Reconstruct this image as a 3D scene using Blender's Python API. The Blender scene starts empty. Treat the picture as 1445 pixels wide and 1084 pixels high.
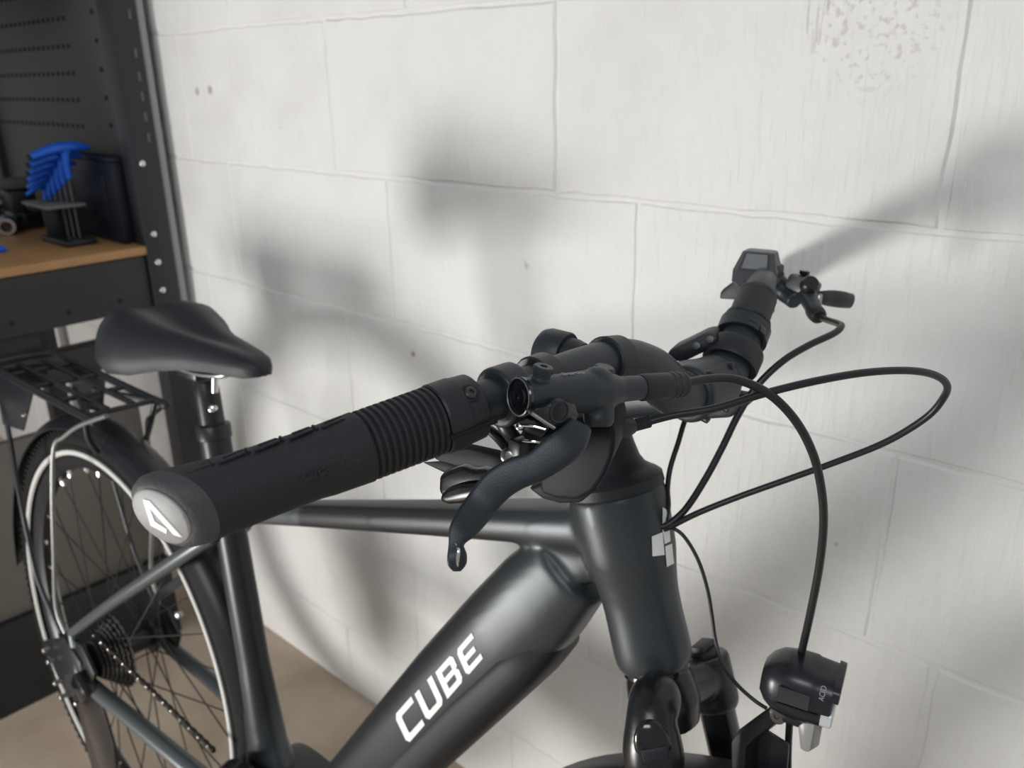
import bpy, bmesh, math, random
from mathutils import Vector, Matrix
from mathutils.bvhtree import BVHTree
random.seed(7)
PI = math.pi
scene = bpy.context.scene
COL = scene.collection

# ------------------------------------------------------------------ camera
W, H = 1445.0, 1084.0
FPX = 1189.905
CX = Vector((0.74385772, -0.21867241, -0.63155211))      # world X in camera axes (right, up, forward)
CY = Vector((0.66816662, 0.26471779, 0.69532572))
CZ = Vector((-0.01513453, 0.93920545, -0.34302197))
CAM = Vector((0, 0, 1.2))
right = Vector((CX[0], CY[0], CZ[0])); up = Vector((CX[1], CY[1], CZ[1])); fwd = Vector((CX[2], CY[2], CZ[2]))
cd = bpy.data.cameras.new('camera'); cam = bpy.data.objects.new('camera', cd); COL.objects.link(cam)
m = Matrix((right, up, -fwd)).transposed().to_4x4(); m.translation = CAM
cam.matrix_world = m
cd.sensor_fit = 'HORIZONTAL'; cd.sensor_width = 36.0; cd.lens = FPX / W * 36.0
cd.clip_start = 0.02
cd.dof.use_dof = True; cd.dof.focus_distance = 0.47; cd.dof.aperture_fstop = 11.0
scene.camera = cam

# ------------------------------------------------------------------ world, lights, exposure
world = bpy.data.worlds.new('room_light'); scene.world = world; world.use_nodes = True
world.node_tree.nodes['Background'].inputs[0].default_value = (0.93, 0.96, 1.0, 1)
world.node_tree.nodes['Background'].inputs[1].default_value = 0.31

def area(name, loc, target, size, power, color=(1, 1, 1), sy=None):
    l = bpy.data.lights.new(name, 'AREA'); l.energy = power; l.color = color
    l.size = size
    if sy: l.shape = 'RECTANGLE'; l.size_y = sy
    o = bpy.data.objects.new(name, l); COL.objects.link(o); o.location = loc
    o.rotation_euler = (Vector(target) - Vector(loc)).to_track_quat('-Z', 'Y').to_euler()
    return o
area('floor_key_light', (-1.50, -1.20, 0.16), (-0.6, 0.8, 0.95), 0.50, 38, (1.0, 0.982, 0.955), 0.50)  # unseen low key source, placed by the direction of the wall shadows
area('overhead_fill_light', (0.6, -1.9, 2.6), (-0.6, 0.7, 0.8), 1.6, 25, (0.96, 0.975, 1.0), 0.6)  # added generic overhead fill to brighten the wall

scene.view_settings.view_transform = 'Standard'; scene.view_settings.look = 'None'
scene.view_settings.gamma = 1.0; scene.view_settings.use_curve_mapping = False
scene.view_settings.exposure = 0.0

# ------------------------------------------------------------------ materials
MATS = {}
def mat(name, col, rough=0.5, metal=0.0, bump=0.0, bscale=200.0, spec=0.5, coat=0.0, vary=0.0, vscale=8.0):
    if name in MATS: return MATS[name]
    m = bpy.data.materials.new(name); m.use_nodes = True; nt = m.node_tree
    b = nt.nodes['Principled BSDF']
    b.inputs['Base Color'].default_value = (*col, 1); b.inputs['Roughness'].default_value = rough
    b.inputs['Metallic'].default_value = metal; b.inputs['Specular IOR Level'].default_value = spec
    b.inputs['Coat Weight'].default_value = coat; b.inputs['Coat Roughness'].default_value = 0.15
    tc = nt.nodes.new('ShaderNodeTexCoord')
    if bump:
        n = nt.nodes.new('ShaderNodeTexNoise'); n.inputs['Scale'].default_value = bscale; n.inputs['Detail'].default_value = 4
        nt.links.new(tc.outputs['Object'], n.inputs['Vector'])
        bp = nt.nodes.new('ShaderNodeBump'); bp.inputs['Strength'].default_value = bump; bp.inputs['Distance'].default_value = 0.001
        nt.links.new(n.outputs['Fac'], bp.inputs['Height']); nt.links.new(bp.outputs['Normal'], b.inputs['Normal'])
    if vary:
        n = nt.nodes.new('ShaderNodeTexNoise'); n.inputs['Scale'].default_value = vscale; n.inputs['Detail'].default_value = 5
        nt.links.new(tc.outputs['Object'], n.inputs['Vector'])
        mx = nt.nodes.new('ShaderNodeMix'); mx.data_type = 'RGBA'
        mx.inputs[6].default_value = (*[c * (1 - vary) for c in col], 1); mx.inputs[7].default_value = (*[min(1, c * (1 + vary)) for c in col], 1)
        nt.links.new(n.outputs['Fac'], mx.inputs[0]); nt.links.new(mx.outputs[2], b.inputs['Base Color'])
    MATS[name] = m
    return m

RUBBER = mat('black_rubber', (0.014, 0.016, 0.02), 0.62, bump=0.5, bscale=900, vary=0.25, vscale=60)
RUBBER2 = mat('dull_black_plastic', (0.011, 0.0145, 0.019), 0.48, bump=0.2, bscale=1200)
ANOD = mat('black_anodised_metal', (0.026, 0.033, 0.041), 0.40, metal=0.25, bump=0.15, bscale=1500)
GLOSS = mat('gloss_black', (0.006, 0.007, 0.009), 0.16, coat=0.4)
SATIN = mat('satin_black_paint', (0.012, 0.014, 0.017), 0.36)
CHROME = mat('bright_metal', (0.75, 0.75, 0.74), 0.18, metal=1.0)
STEEL = mat('grey_metal', (0.42, 0.43, 0.43), 0.35, metal=1.0)
CABLE = mat('cable_black', (0.013, 0.015, 0.017), 0.38)
WHITEP = mat('white_print', (0.90, 0.91, 0.90), 0.5)
GREYP = mat('grey_print', (0.30, 0.31, 0.31), 0.5)
STRIPE = mat('reflective_stripe', (0.62, 0.62, 0.60), 0.35)
TYRE = mat('tyre_rubber', (0.011, 0.011, 0.011), 0.75, spec=0.2, bump=0.4, bscale=300)
RIM = mat('rim_black', (0.012, 0.012, 0.014), 0.35)
LENS = mat('lamp_lens', (0.55, 0.57, 0.58), 0.12, spec=0.8)
BLUE = mat('blue_handle_plastic', (0.012, 0.13, 0.72), 0.35)
BLUE2 = mat('light_blue_decal', (0.03, 0.35, 0.62), 0.5)

def frame_mat():
    m = bpy.data.materials.new('graphite_frame_paint'); m.use_nodes = True; nt = m.node_tree; b = nt.nodes['Principled BSDF']
    b.inputs['Roughness'].default_value = 0.36; b.inputs['Metallic'].default_value = 0.38
    tc = nt.nodes.new('ShaderNodeTexCoord'); sp = nt.nodes.new('ShaderNodeSeparateXYZ'); nt.links.new(tc.outputs['Object'], sp.inputs[0])
    # black middle section of the top tube, graphite elsewhere: position along the frame
    r = nt.nodes.new('ShaderNodeValToRGB'); r.color_ramp.interpolation = 'LINEAR'
    mr = nt.nodes.new('ShaderNodeMapRange'); mr.inputs[1].default_value = -0.6; mr.inputs[2].default_value = 0.1
    nt.links.new(sp.outputs[0], mr.inputs[0]); nt.links.new(mr.outputs[0], r.inputs[0])
    e = r.color_ramp.elements
    G = (0.085, 0.097, 0.105, 1); K = (0.03, 0.033, 0.037, 1)
    e[0].position = 0.335; e[0].color = G; e[1].position = 0.345; e[1].color = K
    D = (0.026, 0.031, 0.034, 1)
    ea = e.new(0.15); ea.color = D; eb = e.new(0.19); eb.color = D; ec_ = e.new(0.215); ec_.color = G
    e2 = e.new(0.70); e2.color = K; e3 = e.new(0.82); e3.color = (0.052, 0.061, 0.067, 1)
    nt.links.new(r.outputs[0], b.inputs['Base Color'])
    n = nt.nodes.new('ShaderNodeTexNoise'); n.inputs['Scale'].default_value = 1800
    nt.links.new(tc.outputs['Object'], n.inputs['Vector'])
    bp = nt.nodes.new('ShaderNodeBump'); bp.inputs['Strength'].default_value = 0.12; bp.inputs['Distance'].default_value = 0.0005
    nt.links.new(n.outputs['Fac'], bp.inputs['Height']); nt.links.new(bp.outputs['Normal'], b.inputs['Normal'])
    return m
FRAME = frame_mat()
FRAMEG = mat('graphite_stay_paint', (0.11, 0.125, 0.13), 0.33, metal=0.45)

# ------------------------------------------------------------------ mesh helpers
def setp(o, label=None, cat=None, group=None, kind=None):
    if label: o['label'] = label
    if cat: o['category'] = cat
    if group: o['group'] = group
    if kind: o['kind'] = kind
    return o
def obj(name, bm, material, parent=None, smooth=True, sharp=0.7):
    bmesh.ops.recalc_face_normals(bm, faces=bm.faces[:])
    me = bpy.data.meshes.new(name); bm.to_mesh(me); bm.free()
    if smooth:
        me.polygons.foreach_set('use_smooth', [True] * len(me.polygons))
        me.set_sharp_from_angle(angle=sharp)
    me.materials.append(material)
    o = bpy.data.objects.new(name, me); COL.objects.link(o); o.parent = parent
    return o
def empty(name, label, cat, loc=(0, 0, 0), rz=0.0, group=None):
    o = bpy.data.objects.new(name, None); COL.objects.link(o); o.location = loc; o.rotation_euler = (0, 0, rz)
    o.empty_display_size = 0.05
    return setp(o, label, cat, group)
def V(*a): return Vector(a)
def catmull(P, k):
    if k <= 1: return list(P)
    out = []; n = len(P)
    for i in range(n - 1):
        p0 = P[max(i - 1, 0)]; p1 = P[i]; p2 = P[i + 1]; p3 = P[min(i + 2, n - 1)]
        for j in range(k):
            t = j / k
            out.append(0.5 * ((2 * p1) + (p2 - p0) * t + (2 * p0 - 5 * p1 + 4 * p2 - p3) * t * t + (3 * p1 - p0 - 3 * p2 + p3) * t ** 3))
    out.append(P[-1].copy()); return out
def rings(bm, rs, caps=True, closed=False):
    vs = [[bm.verts.new(p) for p in r] for r in rs]
    n = len(vs[0]); L = len(vs)
    for i in range(L if closed else L - 1):
        a, b = vs[i], vs[(i + 1) % L]
        for j in range(n):
            try: bm.faces.new((a[j], a[(j + 1) % n], b[(j + 1) % n], b[j]))
            except ValueError: pass
    if caps and not closed:
        bm.faces.new(vs[0]); bm.faces.new(list(reversed(vs[-1])))
    return bm
def tube(pts, rad, seg=14, k=6, bm=None, flat=1.0, ref=None, caps=True):
    """swept tube; rad a number or list (one per control point); flat scales the second axis"""
    bm = bm or bmesh.new()
    P0 = [Vector(p) for p in pts]
    P = catmull(P0, k) if len(P0) > 2 else P0
    if not isinstance(rad, (list, tuple)): R = [rad] * len(P)
    else:
        if len(P0) > 2 and k > 1:
            R = [v[0] for v in catmull([Vector((r, 0, 0)) for r in rad], k)]
        else: R = list(rad)
    t0 = (P[1] - P[0]).normalized()
    a = Vector(ref) if ref else (Vector((0, 0, 1)) if abs(t0.z) < 0.9 else Vector((1, 0, 0)))
    a = (a - t0 * a.dot(t0)).normalized(); rs = []
    for i, p in enumerate(P):
        t = ((P[min(i + 1, len(P) - 1)] - P[max(i - 1, 0)])).normalized()
        a = (a - t * a.dot(t)).normalized(); b = t.cross(a)
        rs.append([p + (a * math.cos(q) + b * math.sin(q) * flat) * R[i] for q in [2 * PI * j / seg for j in range(seg)]])
    return rings(bm, rs, caps)
def lathe(p0, ax, prof, seg=28, bm=None, ref=None, flat=1.0):
    """prof: list of (distance along axis, radius)"""
    bm = bm or bmesh.new(); ax = Vector(ax).normalized(); p0 = Vector(p0)
    a = Vector(ref) if ref else (Vector((0, 0, 1)) if abs(ax.z) < 0.9 else Vector((1, 0, 0)))
    a = (a - ax * a.dot(ax)).normalized(); b = ax.cross(a)
    rs = [[p0 + ax * d + (a * math.cos(q) + b * math.sin(q) * flat) * max(r, 1e-5) for q in [2 * PI * j / seg for j in range(seg)]] for d, r in prof]
    return rings(bm, rs)
def ring_lathe(c, ax, prof, seg=96, ref=(0, 0, 1)):
    """closed profile (axial, radius) swept round: wheels, tyres, collars"""
    bm = bmesh.new(); ax = Vector(ax).normalized(); a = Vector(ref); a = (a - ax * a.dot(ax)).normalized(); b = ax.cross(a); c = Vector(c)
    rs = [[c + ax * d + (a * math.cos(q) + b * math.sin(q)) * r for d, r in prof] for q in [2 * PI * j / seg for j in range(seg)]]
    return rings(bm, rs, closed=True)
def box(c, size, bev=0.0, bm=None, M=None, segs=2):
    b2 = bmesh.new(); bmesh.ops.create_cube(b2, size=1.0)
    bmesh.ops.scale(b2, vec=Vector(size), verts=b2.verts)
    if bev: bmesh.ops.bevel(b2, geom=b2.edges[:], offset=bev, segments=segs, affect='EDGES', profile=0.5)
    if M: bmesh.ops.transform(b2, matrix=M.to_4x4(), verts=b2.verts)
    bmesh.ops.translate(b2, vec=Vector(c), verts=b2.verts)
    if bm is None: return b2
    return merge(bm, b2)
def merge(bm, b2):
    me = bpy.data.meshes.new('tmp'); b2.to_mesh(me); b2.free(); bm.from_mesh(me); bpy.data.meshes.remove(me); return bm
def prism(poly, off, bev=0.0, segs=2, bm=None):
    """poly: list of 3D points; off: extrusion vector"""
    b2 = bmesh.new(); off = Vector(off)
    f = b2.faces.new([b2.verts.new(Vector(p)) for p in poly])
    r = bmesh.ops.extrude_face_region(b2, geom=[f])
    bmesh.ops.translate(b2, vec=off, verts=[v for v in r['geom'] if isinstance(v, bmesh.types.BMVert)])
    if bev: bmesh.ops.bevel(b2, geom=b2.edges[:], offset=bev, segments=segs, affect='EDGES', profile=0.5, clamp_overlap=True)
    if bm is None: return b2
    return merge(bm, b2)
def blob(c, radii, M=None, seg=20, bm=None):
    b2 = bmesh.new(); bmesh.ops.create_uvsphere(b2, u_segments=seg, v_segments=seg // 2, radius=1.0)
    bmesh.ops.scale(b2, vec=Vector(radii), verts=b2.verts)
    if M: bmesh.ops.transform(b2, matrix=M.to_4x4(), verts=b2.verts)
    bmesh.ops.translate(b2, vec=Vector(c), verts=b2.verts)
    if bm is None: return b2
    return merge(bm, b2)
def axes(x, z):
    """rotation whose local x runs along x and local z close to z"""
    x = Vector(x).normalized(); z = Vector(z); z = (z - x * z.dot(x)).normalized(); y = z.cross(x)
    return Matrix((x, y, z)).transposed()
def copy_tree(o, parent=None):
    c = o.copy(); COL.objects.link(c)
    if parent: c.parent = parent
    for ch in o.children: copy_tree(ch, c)
    return c

# ------------------------------------------------------------------ pixel -> place
def ray(px, py):
    d = Vector(((px - W / 2) / FPX, -(py - H / 2) / FPX, 1.0))
    return Vector((CX.dot(d), CY.dot(d), CZ.dot(d)))
YAW, LEAN = math.radians(1.75), math.radians(4.0)
BX = V(math.cos(YAW), math.sin(YAW), 0); _n = V(-math.sin(YAW), math.cos(YAW), 0); _u = V(0, 0, 1)
BN = _n * math.cos(LEAN) - _u * math.sin(LEAN); BU = _u * math.cos(LEAN) + _n * math.sin(LEAN)
BO = V(-0.35, 0.415, 0.0)
def to_bike(w): d = w - BO; return V(d.dot(BX), d.dot(BN), d.dot(BU))
CL = to_bike(CAM)
def B(px, py, n=0.0):
    """photo pixel -> bike space (forward, left, up) on the plane that lies n left of the bike's middle"""
    r = ray(px, py); r = V(r.dot(BX), r.dot(BN), r.dot(BU))
    return CL + r * ((n - CL.y) / r.y)
def Bs(px, py, s):
    r = ray(px, py); r = V(r.dot(BX), r.dot(BN), r.dot(BU))
    return CL + r * ((s - CL.x) / r.x)
def BT(pts): return [B(*p) for p in pts]
def PL(px, py, ax, val):
    r = ray(px, py); return CAM + r * ((val - CAM[ax]) / r[ax])

# ================================================================== THE ROOM
WY = 0.835
def paint_mat(name='white_block_paint'):
    m = bpy.data.materials.new(name); m.use_nodes = True; nt = m.node_tree; b = nt.nodes['Principled BSDF']
    b.inputs['Roughness'].default_value = 0.55; b.inputs['Specular IOR Level'].default_value = 0.35
    g = nt.nodes.new('ShaderNodeNewGeometry')
    mp = nt.nodes.new('ShaderNodeMapping'); nt.links.new(g.outputs['Position'], mp.inputs[0]); mp.inputs['Scale'].default_value = (1, 1, 0.16)
    n1 = nt.nodes.new('ShaderNodeTexNoise'); n1.inputs['Scale'].default_value = 85; n1.inputs['Detail'].default_value = 3; nt.links.new(mp.outputs[0], n1.inputs['Vector'])
    n2 = nt.nodes.new('ShaderNodeTexNoise'); n2.inputs['Scale'].default_value = 120; n2.inputs['Detail'].default_value = 6; nt.links.new(g.outputs['Position'], n2.inputs['Vector'])
    n3 = nt.nodes.new('ShaderNodeTexNoise'); n3.inputs['Scale'].default_value = 9; n3.inputs['Detail'].default_value = 4; nt.links.new(g.outputs['Position'], n3.inputs['Vector'])
    n4 = nt.nodes.new('ShaderNodeTexVoronoi'); n4.inputs['Scale'].default_value = 30; nt.links.new(g.outputs['Position'], n4.inputs['Vector'])
    rr = nt.nodes.new('ShaderNodeMapRange'); rr.inputs[1].default_value = 0.45; rr.inputs[2].default_value = 0.72; nt.links.new(n1.outputs[0], rr.inputs[0])
    a1 = nt.nodes.new('ShaderNodeMath'); a1.operation = 'MULTIPLY_ADD'; a1.inputs[1].default_value = 1.1; nt.links.new(rr.outputs[0], a1.inputs[0]); nt.links.new(n2.outputs[0], a1.inputs[2])
    a2 = nt.nodes.new('ShaderNodeMath'); a2.operation = 'MULTIPLY_ADD'; a2.inputs[1].default_value = 0.5; nt.links.new(n3.outputs[0], a2.inputs[0]); nt.links.new(a1.outputs[0], a2.inputs[2])
    bp = nt.nodes.new('ShaderNodeBump'); bp.inputs['Strength'].default_value = 0.5; bp.inputs['Distance'].default_value = 0.0016
    nt.links.new(a2.outputs[0], bp.inputs['Height']); nt.links.new(bp.outputs[0], b.inputs['Normal'])
    # colour: off-white, faint grey stains and small dark pits
    cr = nt.nodes.new('ShaderNodeValToRGB'); cr.color_ramp.elements[0].position = 0.25; cr.color_ramp.elements[0].color = (0.78, 0.775, 0.745, 1)
    cr.color_ramp.elements[1].position = 0.55; cr.color_ramp.elements[1].color = (0.84, 0.84, 0.82, 1); nt.links.new(n3.outputs[0], cr.inputs[0])
    n5 = nt.nodes.new('ShaderNodeTexNoise'); n5.inputs['Scale'].default_value = 26; n5.inputs['Detail'].default_value = 8; n5.inputs['Roughness'].default_value = 0.7; nt.links.new(g.outputs['Position'], n5.inputs['Vector'])
    p = nt.nodes.new('ShaderNodeMapRange'); p.inputs[1].default_value = 0.70; p.inputs[2].default_value = 0.78; p.inputs[4].default_value = 0.55; nt.links.new(n5.outputs[0], p.inputs[0])
    mx = nt.nodes.new('ShaderNodeMix'); mx.data_type = 'RGBA'; mx.inputs[7].default_value = (0.50, 0.48, 0.44, 1)
    nt.links.new(p.outputs[0], mx.inputs[0]); nt.links.new(cr.outputs[0], mx.inputs[6])
    last = mx.outputs[2]
    def spot(px, py, rad, col, noisy=None):
        nonlocal last
        c = PL(px, py, 1, WY)
        d = nt.nodes.new('ShaderNodeVectorMath'); d.operation = 'DISTANCE'; d.inputs[1].default_value = c; nt.links.new(g.outputs['Position'], d.inputs[0])
        r_ = nt.nodes.new('ShaderNodeMapRange'); r_.inputs[1].default_value = rad * 0.5; r_.inputs[2].default_value = rad; r_.inputs[3].default_value = 0.8; r_.inputs[4].default_value = 0.0
        nt.links.new(d.outputs['Value'], r_.inputs[0]); fac = r_.outputs[0]
        if noisy:
            q = nt.nodes.new('ShaderNodeTexNoise'); q.inputs['Scale'].default_value = 150; q.inputs['Detail'].default_value = 6; nt.links.new(mp.outputs[0] if noisy == 2 else g.outputs['Position'], q.inputs['Vector'])
            t_ = nt.nodes.new('ShaderNodeMapRange'); t_.inputs[1].default_value = 0.54; t_.inputs[2].default_value = 0.64; nt.links.new(q.outputs[0], t_.inputs[0])
            u_ = nt.nodes.new('ShaderNodeMath'); u_.operation = 'MULTIPLY'; nt.links.new(fac, u_.inputs[0]); nt.links.new(t_.outputs[0], u_.inputs[1]); fac = u_.outputs[0]
        x_ = nt.nodes.new('ShaderNodeMix'); x_.data_type = 'RGBA'; x_.inputs[7].default_value = (*col, 1)
        nt.links.new(fac, x_.inputs[0]); nt.links.new(last, x_.inputs[6]); last = x_.outputs[2]
    spot(1235, 35, 0.075, (0.62, 0.60, 0.55), 1); spot(1160, 30, 0.03, (0.5, 0.47, 0.42), 2)
    spot(583, 500, 0.006, (0.34, 0.22, 0.15)); spot(278, 129, 0.009, (0.42, 0.39, 0.32)); spot(296, 127, 0.010, (0.38, 0.35, 0.28))
    spot(1180, 768, 0.003, (0.5, 0.49, 0.46)); spot(1425, 682, 0.003, (0.3, 0.26, 0.2)); spot(395, 175, 0.01, (0.6, 0.58, 0.54), 1); spot(742, 378, 0.012, (0.5, 0.48, 0.44), 1)
    nt.links.new(last, b.inputs['Base Color'])
    return m
PAINT = paint_mat()
MORTAR = mat('painted_mortar', (0.80, 0.80, 0.78), 0.6, bump=1.0, bscale=90, vary=0.10, vscale=30)
CONC = None
def concrete():
    m = bpy.data.materials.new('concrete_floor'); m.use_nodes = True; nt = m.node_tree; b = nt.nodes['Principled BSDF']; b.inputs['Roughness'].default_value = 0.7
    g = nt.nodes.new('ShaderNodeNewGeometry')
    n = nt.nodes.new('ShaderNodeTexNoise'); n.inputs['Scale'].default_value = 7; n.inputs['Detail'].default_value = 8; nt.links.new(g.outputs['Position'], n.inputs['Vector'])
    cr = nt.nodes.new('ShaderNodeValToRGB'); cr.color_ramp.elements[0].position = 0.3; cr.color_ramp.elements[0].color = (0.52, 0.41, 0.305, 1)
    cr.color_ramp.elements[1].position = 0.7; cr.color_ramp.elements[1].color = (0.70, 0.59, 0.475, 1)
    nt.links.new(n.outputs[0], cr.inputs[0]); nt.links.new(cr.outputs[0], b.inputs['Base Color'])
    bp = nt.nodes.new('ShaderNodeBump'); bp.inputs['Strength'].default_value = 0.3; bp.inputs['Distance'].default_value = 0.004
    nt.links.new(n.outputs[0], bp.inputs['Height']); nt.links.new(bp.outputs[0], b.inputs['Normal'])
    return m
CONC = concrete()
fl = obj('floor', box((-0.9, -1.2, -0.05), (5.4, 4.5, 0.1)), CONC, smooth=False)
setp(fl, 'bare grey-brown concrete floor of the workshop', 'floor', kind='structure')
REC = 0.0024
wl = obj('wall_left', box((-1.0, WY + REC + 0.1, 1.22), (5.0, 0.2, 2.5)), MORTAR, smooth=False)
setp(wl, 'white painted concrete block wall behind the bicycle', 'wall', kind='structure')
ZC = [-0.065 + 0.225 * k for k in range(12)]
XO = {0: -0.30, 1: -0.08, 2: -0.145, 3: -0.215, 4: -0.085, 5: -0.208, 6: -0.021, 7: -0.26, 8: -0.05, 9: -0.2, 10: -0.1}
blocks = 0
for r in range(11):
    z0, z1 = max(ZC[r], 0.0), min(ZC[r + 1], 2.46)
    x = XO[r] + 0.45 * 3 - 0.02
    for k in range(12):
        xa, xb = x - 0.45 * (k + 1), x - 0.45 * k
        xa, xb = max(xa, -3.48), min(xb, 1.48)
        if xb - xa < 0.05: continue
        g = random.uniform(0.0038, 0.0052)
        bm = bmesh.new()
        nx, nz = 16, 8
        X0, X1, Z0, Z1 = xa + g, xb - g, z0 + g, z1 - g
        rows = []
        tilt = random.uniform(-0.0008, 0.0008)
        for j in range(nz + 1):
            row = []
            for i in range(nx + 1):
                jit = 0.0016
                ex = random.uniform(-jit, jit) if i in (0, nx) else 0; ez = random.uniform(-jit, jit) if j in (0, nz) else 0
                row.append(bm.verts.new((X0 + (X1 - X0) * i / nx + ex, WY + tilt + random.uniform(-0.0003, 0.0003), Z0 + (Z1 - Z0) * j / nz + ez)))
            rows.append(row)
        for j in range(nz):
            for i in range(nx):
                bm.faces.new((rows[j][i], rows[j][i + 1], rows[j + 1][i + 1], rows[j + 1][i]))
        be = [e for e in bm.edges if e.is_boundary]
        ret = bmesh.ops.extrude_edge_only(bm, edges=be)
        nv = [v for v in ret['geom'] if isinstance(v, bmesh.types.BMVert)]
        cx, cz = (X0 + X1) / 2, (Z0 + Z1) / 2
        for v in nv:
            v.co.y += 0.0029
            v.co.x += (0.0026 if v.co.x > cx else -0.0026) * (1 if abs(v.co.x - cx) > (X1 - X0) / 2 - 0.003 else 0)
            v.co.z += (0.0026 if v.co.z > cz else -0.0026) * (1 if abs(v.co.z - cz) > (Z1 - Z0) / 2 - 0.003 else 0)
        o = obj('block', bm, PAINT, wl, smooth=True, sharp=0.25)
        blocks += 1

# ================================================================== THE BICYCLE
bike = bpy.data.objects.new('bicycle', None); COL.objects.link(bike); bike.empty_display_size = 0.1
mm = Matrix((BX, BN, BU)).transposed().to_4x4(); mm.translation = BO; bike.matrix_world = mm
setp(bike, 'dark graphite electric trekking bicycle leaning beside the white block wall', 'bicycle')

# ---- frame: one welded shell
HT0, HT1 = V(0.022, 0, 0.906), V(0.069, 0, 0.774); HD = (HT1 - HT0).normalized(); HL = (HT1 - HT0).length
DTD = V(-0.60, 0, -0.80).normalized()
def sect(c, ax, rx, ry, pw=2.6, seg=40, zref=(0, 1, 0)):
    """super-ellipse ring across ax; rx along zref, ry along the third axis"""
    ax = Vector(ax).normalized(); a = Vector(zref); a = (a - ax * a.dot(ax)).normalized(); b = ax.cross(a); out = []
    for j in range(seg):
        q = 2 * PI * j / seg; cq, sq = math.cos(q), math.sin(q)
        out.append(Vector(c) + a * rx * math.copysign(abs(cq) ** (2 / pw), cq) + b * ry * math.copysign(abs(sq) ** (2 / pw), sq))
    return out
fb = bmesh.new()
lathe(HT0, HD, [(-0.003, 0.036), (0.0, 0.0375), (0.02, 0.0375), (0.05, 0.036), (0.07, 0.032), (0.085, 0.030), (0.10, 0.0298), (0.128, 0.0305), (0.139, 0.0295), (0.1445, 0.025)], 48, fb)
# down tube centre line and half height from its edges in the photo
dU = [B(745, 770, 0.0), B(640, 905, 0.0), B(505, 1060, 0.0)]
dL = [B(850, 912, -0.025), B(790, 960, -0.025), B(640, 1084, -0.025)]
dA = V(-0.008, 0, 0.808)
secs = []
for i, (t, hw, hh, of) in enumerate([(-0.02, 0.026, 0.036, 0), (0.03, 0.032, 0.044, .001), (0.09, 0.036, 0.0465, .003), (0.2, 0.038, 0.0475, .0055), (0.34, 0.04, 0.0465, .0105), (0.5, 0.041, 0.0435, .0145), (0.62, 0.041, 0.040, .0145)]):
    secs.append(sect(dA + V(-0.015, 0, 0.006) + DTD * t + V(0.80, 0, -0.60) * of, DTD, hw, hh, 2.7))
rings(fb, secs)
# top tube
tA, tB = V(0.020, 0, 0.8758), V(-0.535, 0, 0.703)
td = (tB - tA).normalized()
rings(fb, [sect(tA + td * t, td, a, b, 3.2) for t, a, b in [(0, 0.027, 0.019), (0.085, 0.0235, 0.0165), (0.2, 0.021, 0.015), (0.4, 0.018, 0.0135), (0.56, 0.015, 0.0135)]])
# web between top and down tube
merge(fb, box(V(-0.022, 0, 0.838), (0.070, 0.036, 0.048), 0.008, M=axes((0.95, 0, 0.3), (0, 0, 1))))
# seat tube
sA, sB = V(-0.551, 0, 0.806), V(-0.452, 0, 0.24)
sd = (sB - sA).normalized()
rings(fb, [sect(sA + sd * t, sd, a, b, 2.3) for t, a, b in [(0.0, 0.0185, 0.0185), (0.1, 0.0185, 0.0185), (0.3, 0.019, 0.021), (0.42, 0.024, 0.028), (0.5, 0.036, 0.05), (0.56, 0.04, 0.06)]])
def weld(bm, voxel, it, fac=0.5):
    me = bpy.data.meshes.new('shell'); bmesh.ops.recalc_face_normals(bm, faces=bm.faces[:]); bm.to_mesh(me); bm.free()
    o = bpy.data.objects.new('shell', me); COL.objects.link(o)
    r = o.modifiers.new('r', 'REMESH'); r.mode = 'VOXEL'; r.voxel_size = voxel
    s = o.modifiers.new('s', 'SMOOTH'); s.iterations = it; s.factor = fac
    dg = bpy.context.evaluated_depsgraph_get(); ev = o.evaluated_get(dg); me2 = bpy.data.meshes.new_from_object(ev)
    bpy.data.objects.remove(o); bpy.data.meshes.remove(me)
    b2 = bmesh.new(); b2.from_mesh(me2); bpy.data.meshes.remove(me2); return b2
fshell = weld(fb, 0.0022, 40)
bvh = BVHTree.FromBMesh(fshell)
frame = obj('frame', fshell, FRAME, bike, sharp=3.2)
frame['label'] = 'graphite and black aluminium frame'

def on_frame(px, py, lift=0.0006):
    r = ray(px, py); r = V(r.dot(BX), r.dot(BN), r.dot(BU)).normalized()
    h = bvh.ray_cast(CL, r)
    return h[0] + h[1] * lift if h[0] else None
def decal(name, outline, material, parent, thick=0.0007, cuts=2):
    """outline: polygon in photo pixels, laid on the frame surface as a thin raised print"""
    b2 = bmesh.new()
    f = b2.faces.new([b2.verts.new((x, y, 0)) for x, y in outline])
    bmesh.ops.triangulate(b2, faces=[f])
    bmesh.ops.subdivide_edges(b2, edges=b2.edges[:], cuts=cuts, use_grid_fill=True)
    for v in b2.verts:
        p = on_frame(v.co.x, v.co.y, thick)
        if p is not None: v.co = p
        else: v.co = B(v.co.x, v.co.y, -0.04)
    return obj(name, b2, material, parent, smooth=True)
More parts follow.
